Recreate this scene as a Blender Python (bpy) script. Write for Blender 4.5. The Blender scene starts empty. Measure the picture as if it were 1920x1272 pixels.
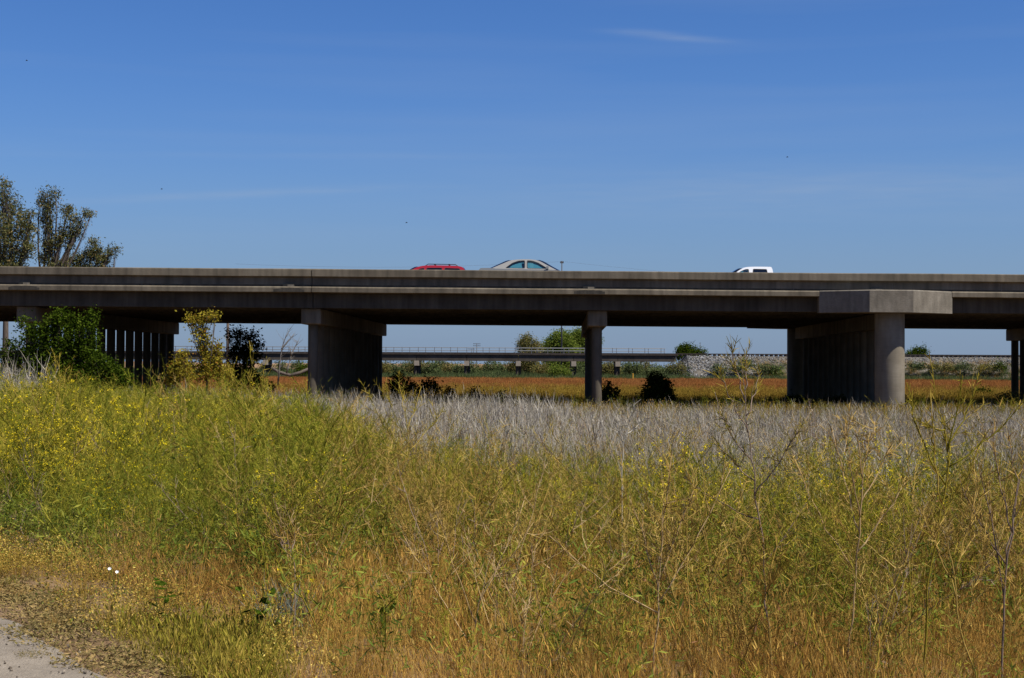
import bpy, bmesh, math, random
import numpy as np
from mathutils import Vector, Matrix, noise as mnoise
from mathutils.geometry import tessellate_polygon

scene = bpy.context.scene
R = math.radians

# ------------------------------------------------------------------ camera
EYE, FPX, HORIZON, ROLL = 1.75, 2860.0, 690.0, R(0.27)
cam_data = bpy.data.cameras.new('camera')
cam_data.sensor_width = 36.0
cam_data.lens = 36.0 * FPX / 1920.0
cam_data.clip_start, cam_data.clip_end = 0.1, 30000.0
cam = bpy.data.objects.new('camera', cam_data)
scene.collection.objects.link(cam)
pitch = math.atan((HORIZON - 636.0) / FPX)
cam.matrix_world = (Matrix.Translation((0, 0, EYE)) @ Matrix.Rotation(R(90) + pitch, 4, 'X') @ Matrix.Rotation(ROLL, 4, 'Z'))
scene.camera = cam

# ------------------------------------------------------------------ sky, sun, exposure
SUN_EL, SUN_AZ = R(57.0), R(62.0)          # azimuth measured from straight behind the camera, towards the right
sun_dir = Vector((math.cos(SUN_EL) * math.sin(SUN_AZ), -math.cos(SUN_EL) * math.cos(SUN_AZ), math.sin(SUN_EL)))
world = bpy.data.worlds.new('World')
scene.world = world
world.use_nodes = True
wn, wl = world.node_tree.nodes, world.node_tree.links
wn.clear()
w_out = wn.new('ShaderNodeOutputWorld')
w_bg = wn.new('ShaderNodeBackground')
sky = wn.new('ShaderNodeTexSky')
sky.sky_type = 'NISHITA'
sky.sun_disc = False
sky.sun_elevation = SUN_EL
sky.sun_rotation = math.atan2(sun_dir.x, sun_dir.y)
sky.altitude = 0.0
sky.air_density = 1.0
sky.dust_density = 0.7
sky.ozone_density = 8.0
w_bg.inputs['Strength'].default_value = 0.05
# thin cirrus streaks, the same over the whole sky
tc = wn.new('ShaderNodeTexCoord')
mp = wn.new('ShaderNodeMapping')
mp.inputs['Rotation'].default_value = (0, R(-3), R(6))
mp.inputs['Scale'].default_value = (1.9, 1.9, 36.0)
mp.inputs['Location'].default_value = (0.0, 0.0, 3.65)
cn = wn.new('ShaderNodeTexNoise')
cn.inputs['Scale'].default_value = 1.3
cn.inputs['Detail'].default_value = 5.0
cn.inputs['Roughness'].default_value = 0.45
cr = wn.new('ShaderNodeValToRGB')
cr.color_ramp.elements[0].position = 0.52
cr.color_ramp.elements[0].color = (0, 0, 0, 1)
cr.color_ramp.elements[1].position = 0.80
cr.color_ramp.elements[1].color = (0.09, 0.09, 0.09, 1)
cmix = wn.new('ShaderNodeMixRGB')
cmix.inputs['Color2'].default_value = (4.8, 5.8, 7.4, 1)
# the camera's cool white balance and contrast on the clear sky
gam = wn.new('ShaderNodeGamma')
gam.inputs['Gamma'].default_value = 1.2
wb = wn.new('ShaderNodeMixRGB')
wb.blend_type = 'MULTIPLY'
wb.inputs['Fac'].default_value = 1.0
wb.inputs['Color2'].default_value = (0.64, 0.825, 1.05, 1)
wl.new(tc.outputs['Generated'], mp.inputs['Vector'])
wl.new(mp.outputs['Vector'], cn.inputs['Vector'])
wl.new(cn.outputs['Fac'], cr.inputs['Fac'])
wl.new(sky.outputs['Color'], gam.inputs['Color'])
wl.new(gam.outputs['Color'], wb.inputs['Color1'])
hz = wn.new('ShaderNodeMixRGB')      # pale blue haze low over the whole horizon
hz.inputs['Color2'].default_value = (3.15, 4.2, 6.2, 1)
wl.new(wb.outputs['Color'], hz.inputs['Color1'])
wl.new(hz.outputs['Color'], cmix.inputs['Color1'])


def wmath(op, a, b=None):
    n = wn.new('ShaderNodeMath')
    n.operation = op
    for k, s in enumerate((a, b)):
        if s is None: continue
        if isinstance(s, (int, float)): n.inputs[k].default_value = s
        else: wl.new(s, n.inputs[k])
    return n.outputs[0]


def streak(u0, v0, su, sv, tilt, amp):
    """a wisp of cirrus at a fixed place in the sky: u, v are the tangents of its bearing and height"""
    du = wmath('SUBTRACT', sky_u, u0)
    dv = wmath('SUBTRACT', wmath('SUBTRACT', sky_v, v0), wmath('MULTIPLY', du, tilt))
    a = wmath('POWER', wmath('DIVIDE', du, su), 2.0)
    b = wmath('POWER', wmath('DIVIDE', dv, sv), 2.0)
    g = wmath('POWER', 2.718, wmath('MULTIPLY', wmath('ADD', a, b), -1.0))
    return wmath('MULTIPLY', wmath('MULTIPLY', g, amp), wmath('MULTIPLY', front, cn2.outputs['Fac']))


sep = wn.new('ShaderNodeSeparateXYZ')
wl.new(tc.outputs['Generated'], sep.inputs[0])
ymax = wmath('MAXIMUM', sep.outputs['Y'], 0.05)
front = wmath('GREATER_THAN', sep.outputs['Y'], 0.05)
sky_u, sky_v = wmath('DIVIDE', sep.outputs['X'], ymax), wmath('DIVIDE', sep.outputs['Z'], ymax)
mp2 = wn.new('ShaderNodeMapping')
mp2.inputs['Scale'].default_value = (14, 14, 160)
cn2 = wn.new('ShaderNodeTexNoise')
cn2.inputs['Scale'].default_value = 1.6
cn2.inputs['Detail'].default_value = 5
wl.new(tc.outputs['Generated'], mp2.inputs['Vector'])
wl.new(mp2.outputs['Vector'], cn2.inputs['Vector'])
wl.new(wmath('MULTIPLY', wmath('POWER', 2.718, wmath('MULTIPLY', wmath('POWER', wmath('DIVIDE', sep.outputs['Z'], 0.115), 2.0), -1.0)), 0.75), hz.inputs['Fac'])
wisps = wmath('ADD', streak(0.110, 0.2175, 0.030, 0.0022, -0.06, 0.42), streak(0.085, 0.2215, 0.022, 0.0018, -0.03, 0.30))
wisps = wmath('ADD', wisps, streak(-0.185, 0.113, 0.10, 0.0026, 0.05, 0.38))
wisps = wmath('ADD', wisps, streak(-0.12, 0.139, 0.16, 0.0022, 0.0, 0.12))
wisps = wmath('ADD', wisps, streak(0.20, 0.118, 0.22, 0.016, 0.03, 0.34))
wl.new(wmath('MINIMUM', wmath('ADD', wisps, cr.outputs['Color']), 1.0), cmix.inputs['Fac'])
wl.new(cmix.outputs['Color'], w_bg.inputs['Color'])
wl.new(w_bg.outputs['Background'], w_out.inputs['Surface'])

sun_data = bpy.data.lights.new('sun', 'SUN')
sun_data.energy = 5.0
sun_data.angle = R(0.53)
sun_data.color = (1.0, 0.945, 0.85)
sun = bpy.data.objects.new('sun', sun_data)
scene.collection.objects.link(sun)
sun.rotation_euler = (-sun_dir).to_track_quat('-Z', 'Y').to_euler()
sun.location = sun_dir * 60

scene.view_settings.view_transform = 'Standard'
scene.view_settings.look = 'None'
scene.view_settings.exposure = 0.6
scene.view_settings.gamma = 1.0
scene.view_settings.use_curve_mapping = False
scene.cycles.max_bounces = 6
scene.cycles.diffuse_bounces = 4
scene.cycles.glossy_bounces = 3
scene.cycles.transmission_bounces = 4
scene.cycles.transparent_max_bounces = 8
scene.cycles.use_denoising = True
scene.cycles.sample_clamp_indirect = 2.0

# ------------------------------------------------------------------ helpers
COL = scene.collection


def smooth(a, b, x):
    t = min(1.0, max(0.0, (x - a) / (b - a)))
    return t * t * (3 - 2 * t)


def at(px, py, d):
    """The point at distance d whose image in the photograph is (px, py)."""
    x, y = px - 960.0, py - 636.0
    c, s = math.cos(ROLL), math.sin(ROLL)
    x, y = x * c + y * s, -x * s + y * c
    up = math.sin(pitch) * FPX + math.cos(pitch) * (-y)
    fw = math.cos(pitch) * FPX - math.sin(pitch) * (-y)
    return Vector((x / fw * d, d, EYE + up / fw * d))


def ground_z(x, y):
    z = -0.45 * smooth(12, 55, y)
    z += 0.22 * smooth(4, 12, -x) * smooth(16, 26, y) * (1 - smooth(48, 60, y))
    z += 0.05 * mnoise.noise(Vector((x * 0.21, y * 0.21, 3.1))) * (1 - smooth(90, 200, y))
    return z


def tag(o, label=None, cat=None, group=None, kind=None):
    if label: o['label'] = label
    if cat: o['category'] = cat
    if group: o['group'] = group
    if kind: o['kind'] = kind
    return o


def empty(name, loc=(0, 0, 0)):
    o = bpy.data.objects.new(name, None)
    o.empty_display_size = 0.3
    COL.objects.link(o)
    o.location = loc
    return o


def link_mesh(name, me, parent=None):
    o = bpy.data.objects.new(name, me)
    COL.objects.link(o)
    if parent is not None:
        o.parent = parent
        # parents are unrotated and unscaled: meshes are given in world space
        p, off = parent, Vector((0, 0, 0))
        while p is not None:
            off += p.location
            p = p.parent
        o.location = -off
    return o


class MB:
    def __init__(s):
        s.v, s.f, s.m = [], [], []
        s.mi = 0

    def face(s, pts, mi=None):
        n = len(s.v)
        s.v.extend(tuple(p) for p in pts)
        s.f.append(tuple(range(n, n + len(pts))))
        s.m.append(s.mi if mi is None else mi)

    def box(s, x0, x1, y0, y1, z0, z1, fn=None):
        c = [(x0, y0, z0), (x1, y0, z0), (x1, y1, z0), (x0, y1, z0), (x0, y0, z1), (x1, y0, z1), (x1, y1, z1), (x0, y1, z1)]
        if fn: c = [fn(*p) for p in c]
        n = len(s.v)
        s.v.extend(tuple(p) for p in c)
        for f in ((0, 3, 2, 1), (4, 5, 6, 7), (0, 1, 5, 4), (1, 2, 6, 5), (2, 3, 7, 6), (3, 0, 4, 7)):
            s.f.append(tuple(n + i for i in f)); s.m.append(s.mi)

    def prism(s, poly, u0, u1, fn):
        """poly: (v, z) outline, swept along u; fn(u, v, z) -> point"""
        n, k = len(s.v), len(poly)
        s.v.extend(tuple(fn(u0, *p)) for p in poly)
        s.v.extend(tuple(fn(u1, *p)) for p in poly)
        for i in range(k):
            j = (i + 1) % k
            s.f.append((n + i, n + j, n + k + j, n + k + i)); s.m.append(s.mi)
        s.f.append(tuple(n + i for i in reversed(range(k)))); s.m.append(s.mi)
        s.f.append(tuple(n + k + i for i in range(k))); s.m.append(s.mi)

    def tube(s, pts, rad, sides=5, cap=True):
        pts = [Vector(p) for p in pts]
        n0, k = len(s.v), len(pts)
        for i, p in enumerate(pts):
            d = (pts[min(i + 1, k - 1)] - pts[max(i - 1, 0)])
            if d.length < 1e-9: d = Vector((0, 0, 1))
            d.normalize()
            a = d.cross(Vector((0.13, 0.97, 0.21)))
            if a.length < 1e-3: a = d.cross(Vector((1, 0, 0)))
            a.normalize()
            b = d.cross(a)
            r = rad[i] if hasattr(rad, '__len__') else rad
            for j in range(sides):
                t = 2 * math.pi * j / sides
                s.v.append(tuple(p + a * (r * math.cos(t)) + b * (r * math.sin(t))))
        for i in range(k - 1):
            for j in range(sides):
                j2 = (j + 1) % sides
                a0 = n0 + i * sides
                s.f.append((a0 + j, a0 + j2, a0 + sides + j2, a0 + sides + j)); s.m.append(s.mi)
        if cap and sides > 3:
            s.f.append(tuple(n0 + j for j in reversed(range(sides)))); s.m.append(s.mi)
            s.f.append(tuple(n0 + (k - 1) * sides + j for j in range(sides))); s.m.append(s.mi)

    def ribbon(s, pts, w, side):
        """flat strip that tapers to its tip"""
        n0, k = len(s.v), len(pts)
        for i, p in enumerate(pts):
            h = w * (1 - i / (k - 1) * 0.85) * 0.5
            s.v.append((p[0] - side[0] * h, p[1] - side[1] * h, p[2] - side[2] * h))
            s.v.append((p[0] + side[0] * h, p[1] + side[1] * h, p[2] + side[2] * h))
        for i in range(k - 1):
            a = n0 + 2 * i
            s.f.append((a, a + 1, a + 3, a + 2)); s.m.append(s.mi)

    def mesh(s, name, mats, smooth_faces=False):
        me = bpy.data.meshes.new(name)
        me.from_pydata(s.v, [], s.f)
        for m in (mats if isinstance(mats, (list, tuple)) else [mats]):
            me.materials.append(m)
        if any(s.m):
            me.polygons.foreach_set('material_index', s.m)
        if smooth_faces:
            me.polygons.foreach_set('use_smooth', [True] * len(me.polygons))
        me.update()
        return me

    def build(s, name, mats, parent=None, smooth_faces=False):
        return link_mesh(name, s.mesh(name, mats, smooth_faces), parent)


# ------------------------------------------------------------------ materials
def new_mat(name):
    m = bpy.data.materials.new(name)
    m.use_nodes = True
    nt = m.node_tree
    nt.nodes.clear()
    out = nt.nodes.new('ShaderNodeOutputMaterial')
    return m, nt.nodes, nt.links, out


def ramp(nodes, stops):
    r = nodes.new('ShaderNodeValToRGB')
    els = r.color_ramp.elements
    while len(els) < len(stops): els.new(0.5)
    for e, (p, c) in zip(els, stops):
        e.position = p
        e.color = (*c, 1)
    return r


def plain(name, col, rough=0.6, metal=0.0, spec=0.5, coat=0.0):
    m, n, l, out = new_mat(name)
    b = n.new('ShaderNodeBsdfPrincipled')
    b.inputs['Base Color'].default_value = (*col, 1)
    b.inputs['Roughness'].default_value = rough
    b.inputs['Metallic'].default_value = metal
    b.inputs['Specular IOR Level'].default_value = spec
    b.inputs['Coat Weight'].default_value = coat
    l.new(b.outputs[0], out.inputs[0])
    return m


def noisy(name, stops, scale=3.0, detail=6.0, rough=0.9, stretch=(1, 1, 1), bump=0.0, bump_scale=30.0, second=None, rgh=0.6, third=None):
    """procedural surface: noise through a colour ramp, optional second noise multiplied on it"""
    m, n, l, out = new_mat(name)
    b = n.new('ShaderNodeBsdfPrincipled')
    b.inputs['Roughness'].default_value = rough
    b.inputs['Specular IOR Level'].default_value = 0.25
    g = n.new('ShaderNodeNewGeometry')
    mp = n.new('ShaderNodeMapping')
    mp.inputs['Scale'].default_value = stretch
    l.new(g.outputs['Position'], mp.inputs['Vector'])
    t = n.new('ShaderNodeTexNoise')
    t.inputs['Scale'].default_value = scale
    t.inputs['Detail'].default_value = detail
    t.inputs['Roughness'].default_value = rgh
    l.new(mp.outputs[0], t.inputs['Vector'])
    r = ramp(n, stops)
    l.new(t.outputs['Fac'], r.inputs['Fac'])
    col = r.outputs['Color']
    for extra in (second, third):
        if not extra: continue
        sc, st, lo, hi = extra
        mp2 = n.new('ShaderNodeMapping')
        mp2.inputs['Scale'].default_value = st
        l.new(g.outputs['Position'], mp2.inputs['Vector'])
        t2 = n.new('ShaderNodeTexNoise')
        t2.inputs['Scale'].default_value = sc
        t2.inputs['Detail'].default_value = 5
        l.new(mp2.outputs[0], t2.inputs['Vector'])
        r2 = ramp(n, [(0.3, (lo, lo, lo)), (0.7, (hi, hi, hi))])
        l.new(t2.outputs['Fac'], r2.inputs['Fac'])
        mx = n.new('ShaderNodeMixRGB')
        mx.blend_type = 'MULTIPLY'
        mx.inputs['Fac'].default_value = 1
        l.new(col, mx.inputs['Color1'])
        l.new(r2.outputs['Color'], mx.inputs['Color2'])
        col = mx.outputs['Color']
    l.new(col, b.inputs['Base Color'])
    if bump:
        t3 = n.new('ShaderNodeTexNoise')
        t3.inputs['Scale'].default_value = bump_scale
        t3.inputs['Detail'].default_value = 4
        l.new(g.outputs['Position'], t3.inputs['Vector'])
        bp = n.new('ShaderNodeBump')
        bp.inputs['Strength'].default_value = bump
        bp.inputs['Distance'].default_value = 0.02
        l.new(t3.outputs['Fac'], bp.inputs['Height'])
        l.new(bp.outputs[0], b.inputs['Normal'])
    l.new(b.outputs[0], out.inputs[0])
    return m


def foliage(name, stops, trans=0.25, patch=None, inst=0.5):
    """each blade or leaf takes its own tint (random per island, plus per plant); a share of the light shines through"""
    m, n, l, out = new_mat(name)
    g = n.new('ShaderNodeNewGeometry')
    oi = n.new('ShaderNodeObjectInfo')
    mix = n.new('ShaderNodeMix')
    mix.inputs['Factor'].default_value = inst
    l.new(g.outputs['Random Per Island'], mix.inputs['A'])
    l.new(oi.outputs['Random'], mix.inputs['B'])
    r = ramp(n, stops)
    l.new(mix.outputs['Result'], r.inputs['Fac'])
    col = r.outputs['Color']
    if patch:
        sc, lo, hi = patch
        t = n.new('ShaderNodeTexNoise')
        t.inputs['Scale'].default_value = sc
        t.inputs['Detail'].default_value = 3
        l.new(g.outputs['Position'], t.inputs['Vector'])
        r2 = ramp(n, [(0.35, lo), (0.65, hi)])
        l.new(t.outputs['Fac'], r2.inputs['Fac'])
        mx = n.new('ShaderNodeMixRGB')
        mx.blend_type = 'MULTIPLY'
        mx.inputs['Fac'].default_value = 1
        l.new(col, mx.inputs['Color1'])
        l.new(r2.outputs['Color'], mx.inputs['Color2'])
        col = mx.outputs['Color']
    d = n.new('ShaderNodeBsdfDiffuse')
    l.new(col, d.inputs['Color'])
    if trans > 0:
        tr = n.new('ShaderNodeBsdfTranslucent')
        l.new(col, tr.inputs['Color'])
        ms = n.new('ShaderNodeMixShader')
        ms.inputs['Fac'].default_value = trans
        l.new(d.outputs[0], ms.inputs[1])
        l.new(tr.outputs[0], ms.inputs[2])
        l.new(ms.outputs[0], out.inputs[0])
    else:
        l.new(d.outputs[0], out.inputs[0])
    return m


M = {}
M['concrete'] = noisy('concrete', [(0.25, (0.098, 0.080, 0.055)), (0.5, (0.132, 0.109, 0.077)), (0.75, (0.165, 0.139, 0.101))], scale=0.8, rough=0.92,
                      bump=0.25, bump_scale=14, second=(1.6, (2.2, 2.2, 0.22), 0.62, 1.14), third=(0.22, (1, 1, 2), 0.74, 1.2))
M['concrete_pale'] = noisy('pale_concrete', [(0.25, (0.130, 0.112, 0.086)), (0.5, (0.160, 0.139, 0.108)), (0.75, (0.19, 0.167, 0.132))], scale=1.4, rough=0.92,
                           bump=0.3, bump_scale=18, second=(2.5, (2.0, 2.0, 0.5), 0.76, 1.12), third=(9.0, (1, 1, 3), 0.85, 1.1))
M['concrete_dark'] = noisy('shaded_concrete', [(0.3, (0.050, 0.042, 0.031)), (0.7, (0.082, 0.069, 0.051))], scale=1.0, rough=0.95,
                           bump=0.2, second=(1.6, (3.0, 3.0, 0.2), 0.6, 1.15), third=(0.25, (1, 1, 2), 0.8, 1.15))  # darker copy of the concrete: the deck's shade is put into its colour
M['ledge_patch'] = noisy('dark_ledge_patch', [(0.3, (0.03, 0.026, 0.02)), (0.7, (0.06, 0.052, 0.04))], scale=5, rough=0.8, second=(2.0, (6, 6, 0.4), 0.7, 1.1))
M['asphalt'] = noisy('asphalt', [(0.3, (0.04, 0.04, 0.04)), (0.7, (0.06, 0.06, 0.058))], scale=6, rough=0.9)
M['black'] = plain('black_gap', (0.008, 0.008, 0.008), 0.9)
# ------------------------------------------------------------------ the setting: ground, track, hill
M['soil'] = noisy('dry_soil', [(0.25, (0.10, 0.062, 0.03)), (0.5, (0.17, 0.105, 0.052)), (0.75, (0.23, 0.155, 0.085))], scale=1.6, detail=9,
                  rough=0.95, bump=0.5, bump_scale=22, second=(0.02, (1, 1, 1), 0.8, 1.15))
M['gravel'] = noisy('pale_gravel', [(0.25, (0.15, 0.122, 0.09)), (0.5, (0.215, 0.18, 0.137)), (0.75, (0.28, 0.24, 0.187))], scale=9, detail=12,
                    rough=0.95, bump=0.8, bump_scale=70, second=(1.4, (1, 1, 1), 0.82, 1.1), rgh=0.75)


def build_ground():
    ys = list(np.concatenate([np.linspace(-12, 16, 57), np.linspace(17, 60, 44), np.geomspace(63, 320, 26), np.geomspace(380, 9000, 14)]))
    cols = 97
    verts, faces = [], []
    for y in ys:
        half = 26 + abs(y) * 0.62
        for i in range(cols):
            t = (i / (cols - 1)) * 2 - 1
            x = half * (0.6 * t + 0.4 * t ** 3)
            verts.append((x, y, ground_z(x, y)))
    for j in range(len(ys) - 1):
        for i in range(cols - 1):
            a = j * cols + i
            faces.append((a, a + 1, a + cols + 1, a + cols))
    me = bpy.data.meshes.new('ground')
    me.from_pydata(verts, [], faces)
    me.materials.append(M['soil'])
    me.polygons.foreach_set('use_smooth', [True] * len(me.polygons))
    o = link_mesh('ground', me)
    tag(o, 'dry brown earth under the weeds', 'ground', kind='structure')


build_ground()

# gravel track in the near left corner: its right edge runs through these points
EDGE = [(1.9, 1.0), (0.6, 3.6), (-1.2, 6.6), (-2.3, 8.6), (-3.57, 10.65), (-5.3, 13.2), (-8.2, 16.4), (-12.5, 20.0)]


def edge_x(y):
    for (xa, ya), (xb, yb) in zip(EDGE, EDGE[1:]):
        if ya <= y <= yb:
            return xa + (xb - xa) * (y - ya) / (yb - ya)
    return EDGE[0][0] if y < EDGE[0][1] else -99.0


def build_track():
    verts, faces = [], []
    ys = np.linspace(1.0, 20.0, 115)
    k = 16
    for y in ys:
        wob = 0.12 * mnoise.noise(Vector((y * 2.1, 0.3, 0))) + 0.06 * mnoise.noise(Vector((y * 7.0, 4.3, 0)))
        for i in range(k):
            x = edge_x(y) + wob - 4.2 * (i / (k - 1)) ** 1.3
            crown = 0.012 + 0.02 * math.sin(min(1, i / (k - 1) * 2) * math.pi * 0.5) + 0.008 * mnoise.noise(Vector((x * 2, y * 2, 9)))
            verts.append((x, y, ground_z(x, y) + crown))
    for j in range(len(ys) - 1):
        for i in range(k - 1):
            a = j * k + i
            faces.append((a, a + k, a + k + 1, a + 1))
    me = bpy.data.meshes.new('gravel_track')
    me.from_pydata(verts, [], faces)
    me.materials.append(M['gravel'])
    me.polygons.foreach_set('use_smooth', [True] * len(me.polygons))
    tag(link_mesh('gravel_track', me), 'pale dusty gravel track in the near left corner', 'track', kind='structure')


build_track()

M['stubble'] = noisy('stubble_field', [(0.3, (0.17, 0.098, 0.045)), (0.5, (0.22, 0.13, 0.062)), (0.7, (0.26, 0.16, 0.082))], scale=0.03, detail=8, rough=0.95,
                     stretch=(1, 0.3, 1), second=(0.3, (1, 0.2, 1), 0.85, 1.1))


def build_hill():
    verts, faces = [], []
    nx, ny = 120, 16
    for j in range(ny):
        y = 520 + j * 38
        for i in range(nx):
            x = -300 + i * 5.5
            px = 960 + x / y * FPX
            env = smooth(-1200, 200, px) * (1 - smooth(980, 1180, px))
            h = smooth(0, 9, j) * (4.3 + 1.0 * mnoise.noise(Vector((x * 0.012, y * 0.006, 2)))) * env
            verts.append((x, y, -0.55 + h))
    for j in range(ny - 1):
        for i in range(nx - 1):
            a = j * nx + i
            faces.append((a, a + 1, a + nx + 1, a + nx))
    me = bpy.data.meshes.new('hill')
    me.from_pydata(verts, [], faces)
    me.materials.append(M['stubble'])
    me.polygons.foreach_set('use_smooth', [True] * len(me.polygons))
    tag(link_mesh('hill', me), 'low tan stubble rise far beyond the railway bridge', 'hill', kind='structure')


build_hill()

# ------------------------------------------------------------------ highway bridge
YB, SKEW, GRADE, TOP, WID = 71.0, 0.0345, -0.0031, 6.29, 28.2


def B(u, v, z):
    return Vector((u + SKEW * v, YB + v, TOP + z + GRADE * u))


bridge = tag(empty('highway_bridge', (0, 84, -0.45)), 'long concrete highway bridge on rows of columns crossing the whole picture', 'bridge')
JOINT = -9.36
SEGS = [(-46.0, JOINT - 0.018), (JOINT + 0.018, 52.0)]
BUL = 17.4                                        # middle of the widened bay


def sweep(mb, poly, u0, u1, step=1.6):
    """cast-in-place run: follows the line within a centimetre or so"""
    n, k, m = len(mb.v), len(poly), max(2, int((u1 - u0) / step))
    for i in range(m + 1):
        u = u0 + (u1 - u0) * i / m
        a = 0.010 * mnoise.noise(Vector((u * 0.35, 1.7, 0))) + 0.004 * mnoise.noise(Vector((u * 1.7, 9.1, 0)))
        b = 0.014 * mnoise.noise(Vector((u * 0.22, 4.4, 2))) + 0.004 * mnoise.noise(Vector((u * 1.9, 2.2, 5)))
        mb.v.extend(tuple(B(u, v + a, z + b)) for v, z in poly)
    for i in range(m):
        for j in range(k):
            q = (j + 1) % k
            a0 = n + i * k
            mb.f.append((a0 + j, a0 + q, a0 + k + q, a0 + k + j)); mb.m.append(0)
    mb.f.append(tuple(n + i for i in reversed(range(k)))); mb.m.append(0)
    mb.f.append(tuple(n + m * k + i for i in range(k))); mb.m.append(0)


def mirror(poly):
    return [(WID - v, z) for v, z in reversed(poly)]


rail_poly = [(0.0, -0.035), (0.035, 0.0), (0.33, 0.0), (0.36, -0.03), (0.36, -0.74), (0.19, -0.74), (0.19, -0.42), (0.0, -0.35)]
wall_poly = [(0.192, -0.74), (0.36, -0.74), (0.36, -0.83), (0.192, -0.83)]
ledge_poly = [(-0.025, -0.885), (0.03, -0.832), (0.55, -0.832), (0.55, -1.105), (0.02, -1.105), (-0.025, -1.085)]
for k, (u0, u1) in enumerate(SEGS):
    n = max(2, int((u1 - u0) / 3))
    for side, fl in ((0, lambda p: p), (1, mirror)):
        for nm, poly, mat in (('barrier', rail_poly, 'concrete'), ('ledge', ledge_poly, 'concrete')):
            mb = MB()
            cuts = [(u0, u1)]
            if nm == 'ledge' and u0 < BUL < u1:
                cuts = [(u0, BUL - 3.1), (BUL + 3.1, u1)]
            for c0, c1 in cuts:
                sweep(mb, fl(poly), c0, c1)
            mb.build(nm, M[mat], bridge)
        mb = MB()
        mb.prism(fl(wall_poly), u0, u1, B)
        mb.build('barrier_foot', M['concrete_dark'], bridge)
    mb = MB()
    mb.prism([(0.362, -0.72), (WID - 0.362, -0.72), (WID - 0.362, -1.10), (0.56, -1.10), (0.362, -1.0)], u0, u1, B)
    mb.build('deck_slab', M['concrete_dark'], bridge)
    mb = MB()
    mb.prism([(0.37, -0.70), (WID - 0.37, -0.70), (WID - 0.37, -0.716), (0.37, -0.716)], u0, u1, B)
    mb.build('road_surface', M['asphalt'], bridge)
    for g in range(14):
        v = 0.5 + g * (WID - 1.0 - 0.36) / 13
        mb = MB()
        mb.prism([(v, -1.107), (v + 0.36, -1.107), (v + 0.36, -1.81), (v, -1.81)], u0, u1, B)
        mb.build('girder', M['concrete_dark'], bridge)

mb = MB()
mb.box(JOINT - 0.017, JOINT + 0.017, 0.26, 0.34, -1.08, -0.04, B)
mb.build('joint_seal', M['black'], bridge)
# pale construction joints in the recessed face, read as thin ridges of laitance
for px in (265, 905, 1050, 1115, 1488, 1590, 1673, 1878):
    u = (px - 960) / FPX * (YB + 0.19)
    mb = MB()
    mb.box(u - 0.012, u + 0.012, 0.184, 0.20, -0.80, -0.43, B)
    mb.build('construction_joint', M['concrete_pale'], bridge)

# the widened bay (lay-by for a lamp or sign) with canted sides
for side in (0, 1):
    mb = MB()
    plan = [(BUL - 3.1, 0.0), (BUL - 1.0, -1.25), (BUL + 1.0, -1.25), (BUL + 3.1, 0.0), (BUL + 3.1, 0.56), (BUL - 3.1, 0.56)]
    if side: plan = [(u, WID - v) for u, v in reversed(plan)]
    n, k = 0, len(plan)
    c = 0.045
    lo = [B(u, v, -1.86) for u, v in plan]
    mid = [B(u, v, -0.875) for u, v in plan]
    cu, cv = BUL, (0.2 if not side else WID - 0.2)
    hi = [B(u + (cu - u) * 0.015, v + (cv - v) * 0.035, -0.829) for u, v in plan]
    for i in range(k):
        j = (i + 1) % k
        mb.face([lo[i], lo[j], mid[j], mid[i]])
        mb.face([mid[i], mid[j], hi[j], hi[i]])
    mb.face(list(reversed(lo)))
    mb.face(hi)
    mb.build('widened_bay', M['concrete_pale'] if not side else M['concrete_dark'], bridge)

# drains let into the foot of the barrier
for px in (44, 541, 1105, 1646):
    u = (px - 960) / FPX * YB
    mb = MB()
    mb.box(u - 0.30, u + 0.24, 0.10, 0.194, -0.829, -0.70, B)
    d = mb.build('drain_opening', M['black'], bridge)
    mb = MB()
    mb.box(u - 0.08, u + 0.22, 0.06, 0.098, -0.829, -0.74, B)
    mb.build('drain_lip', M['concrete_pale'], d)
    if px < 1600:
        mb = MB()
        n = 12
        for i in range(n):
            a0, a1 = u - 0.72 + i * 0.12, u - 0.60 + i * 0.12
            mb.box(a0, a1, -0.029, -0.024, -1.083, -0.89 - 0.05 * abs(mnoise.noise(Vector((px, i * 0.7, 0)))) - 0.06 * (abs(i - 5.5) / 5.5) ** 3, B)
        st = mb.build('dark_ledge_patch', M['ledge_patch'], bridge)  # dark ragged-topped patch on the ledge face below the drain
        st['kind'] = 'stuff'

# bents: cap beams on rows of slim columns
BENTS = [-36.2, -22.9, -9.5, 3.99, 17.75, 31.4]


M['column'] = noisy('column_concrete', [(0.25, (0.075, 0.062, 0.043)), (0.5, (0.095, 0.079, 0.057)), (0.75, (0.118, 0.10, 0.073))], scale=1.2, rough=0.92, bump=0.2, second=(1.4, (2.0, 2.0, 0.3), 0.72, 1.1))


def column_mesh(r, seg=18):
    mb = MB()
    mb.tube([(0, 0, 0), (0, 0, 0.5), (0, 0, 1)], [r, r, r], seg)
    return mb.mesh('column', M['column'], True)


def chamfer_prism(poly, u0, u1, name, mat, parent):
    mb = MB()
    mb.prism(poly, u0, u1, B)
    o = mb.build(name, mat, parent)
    bv = o.modifiers.new('bevel', 'BEVEL')
    bv.width = 0.04
    bv.segments = 1
    return o


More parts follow.
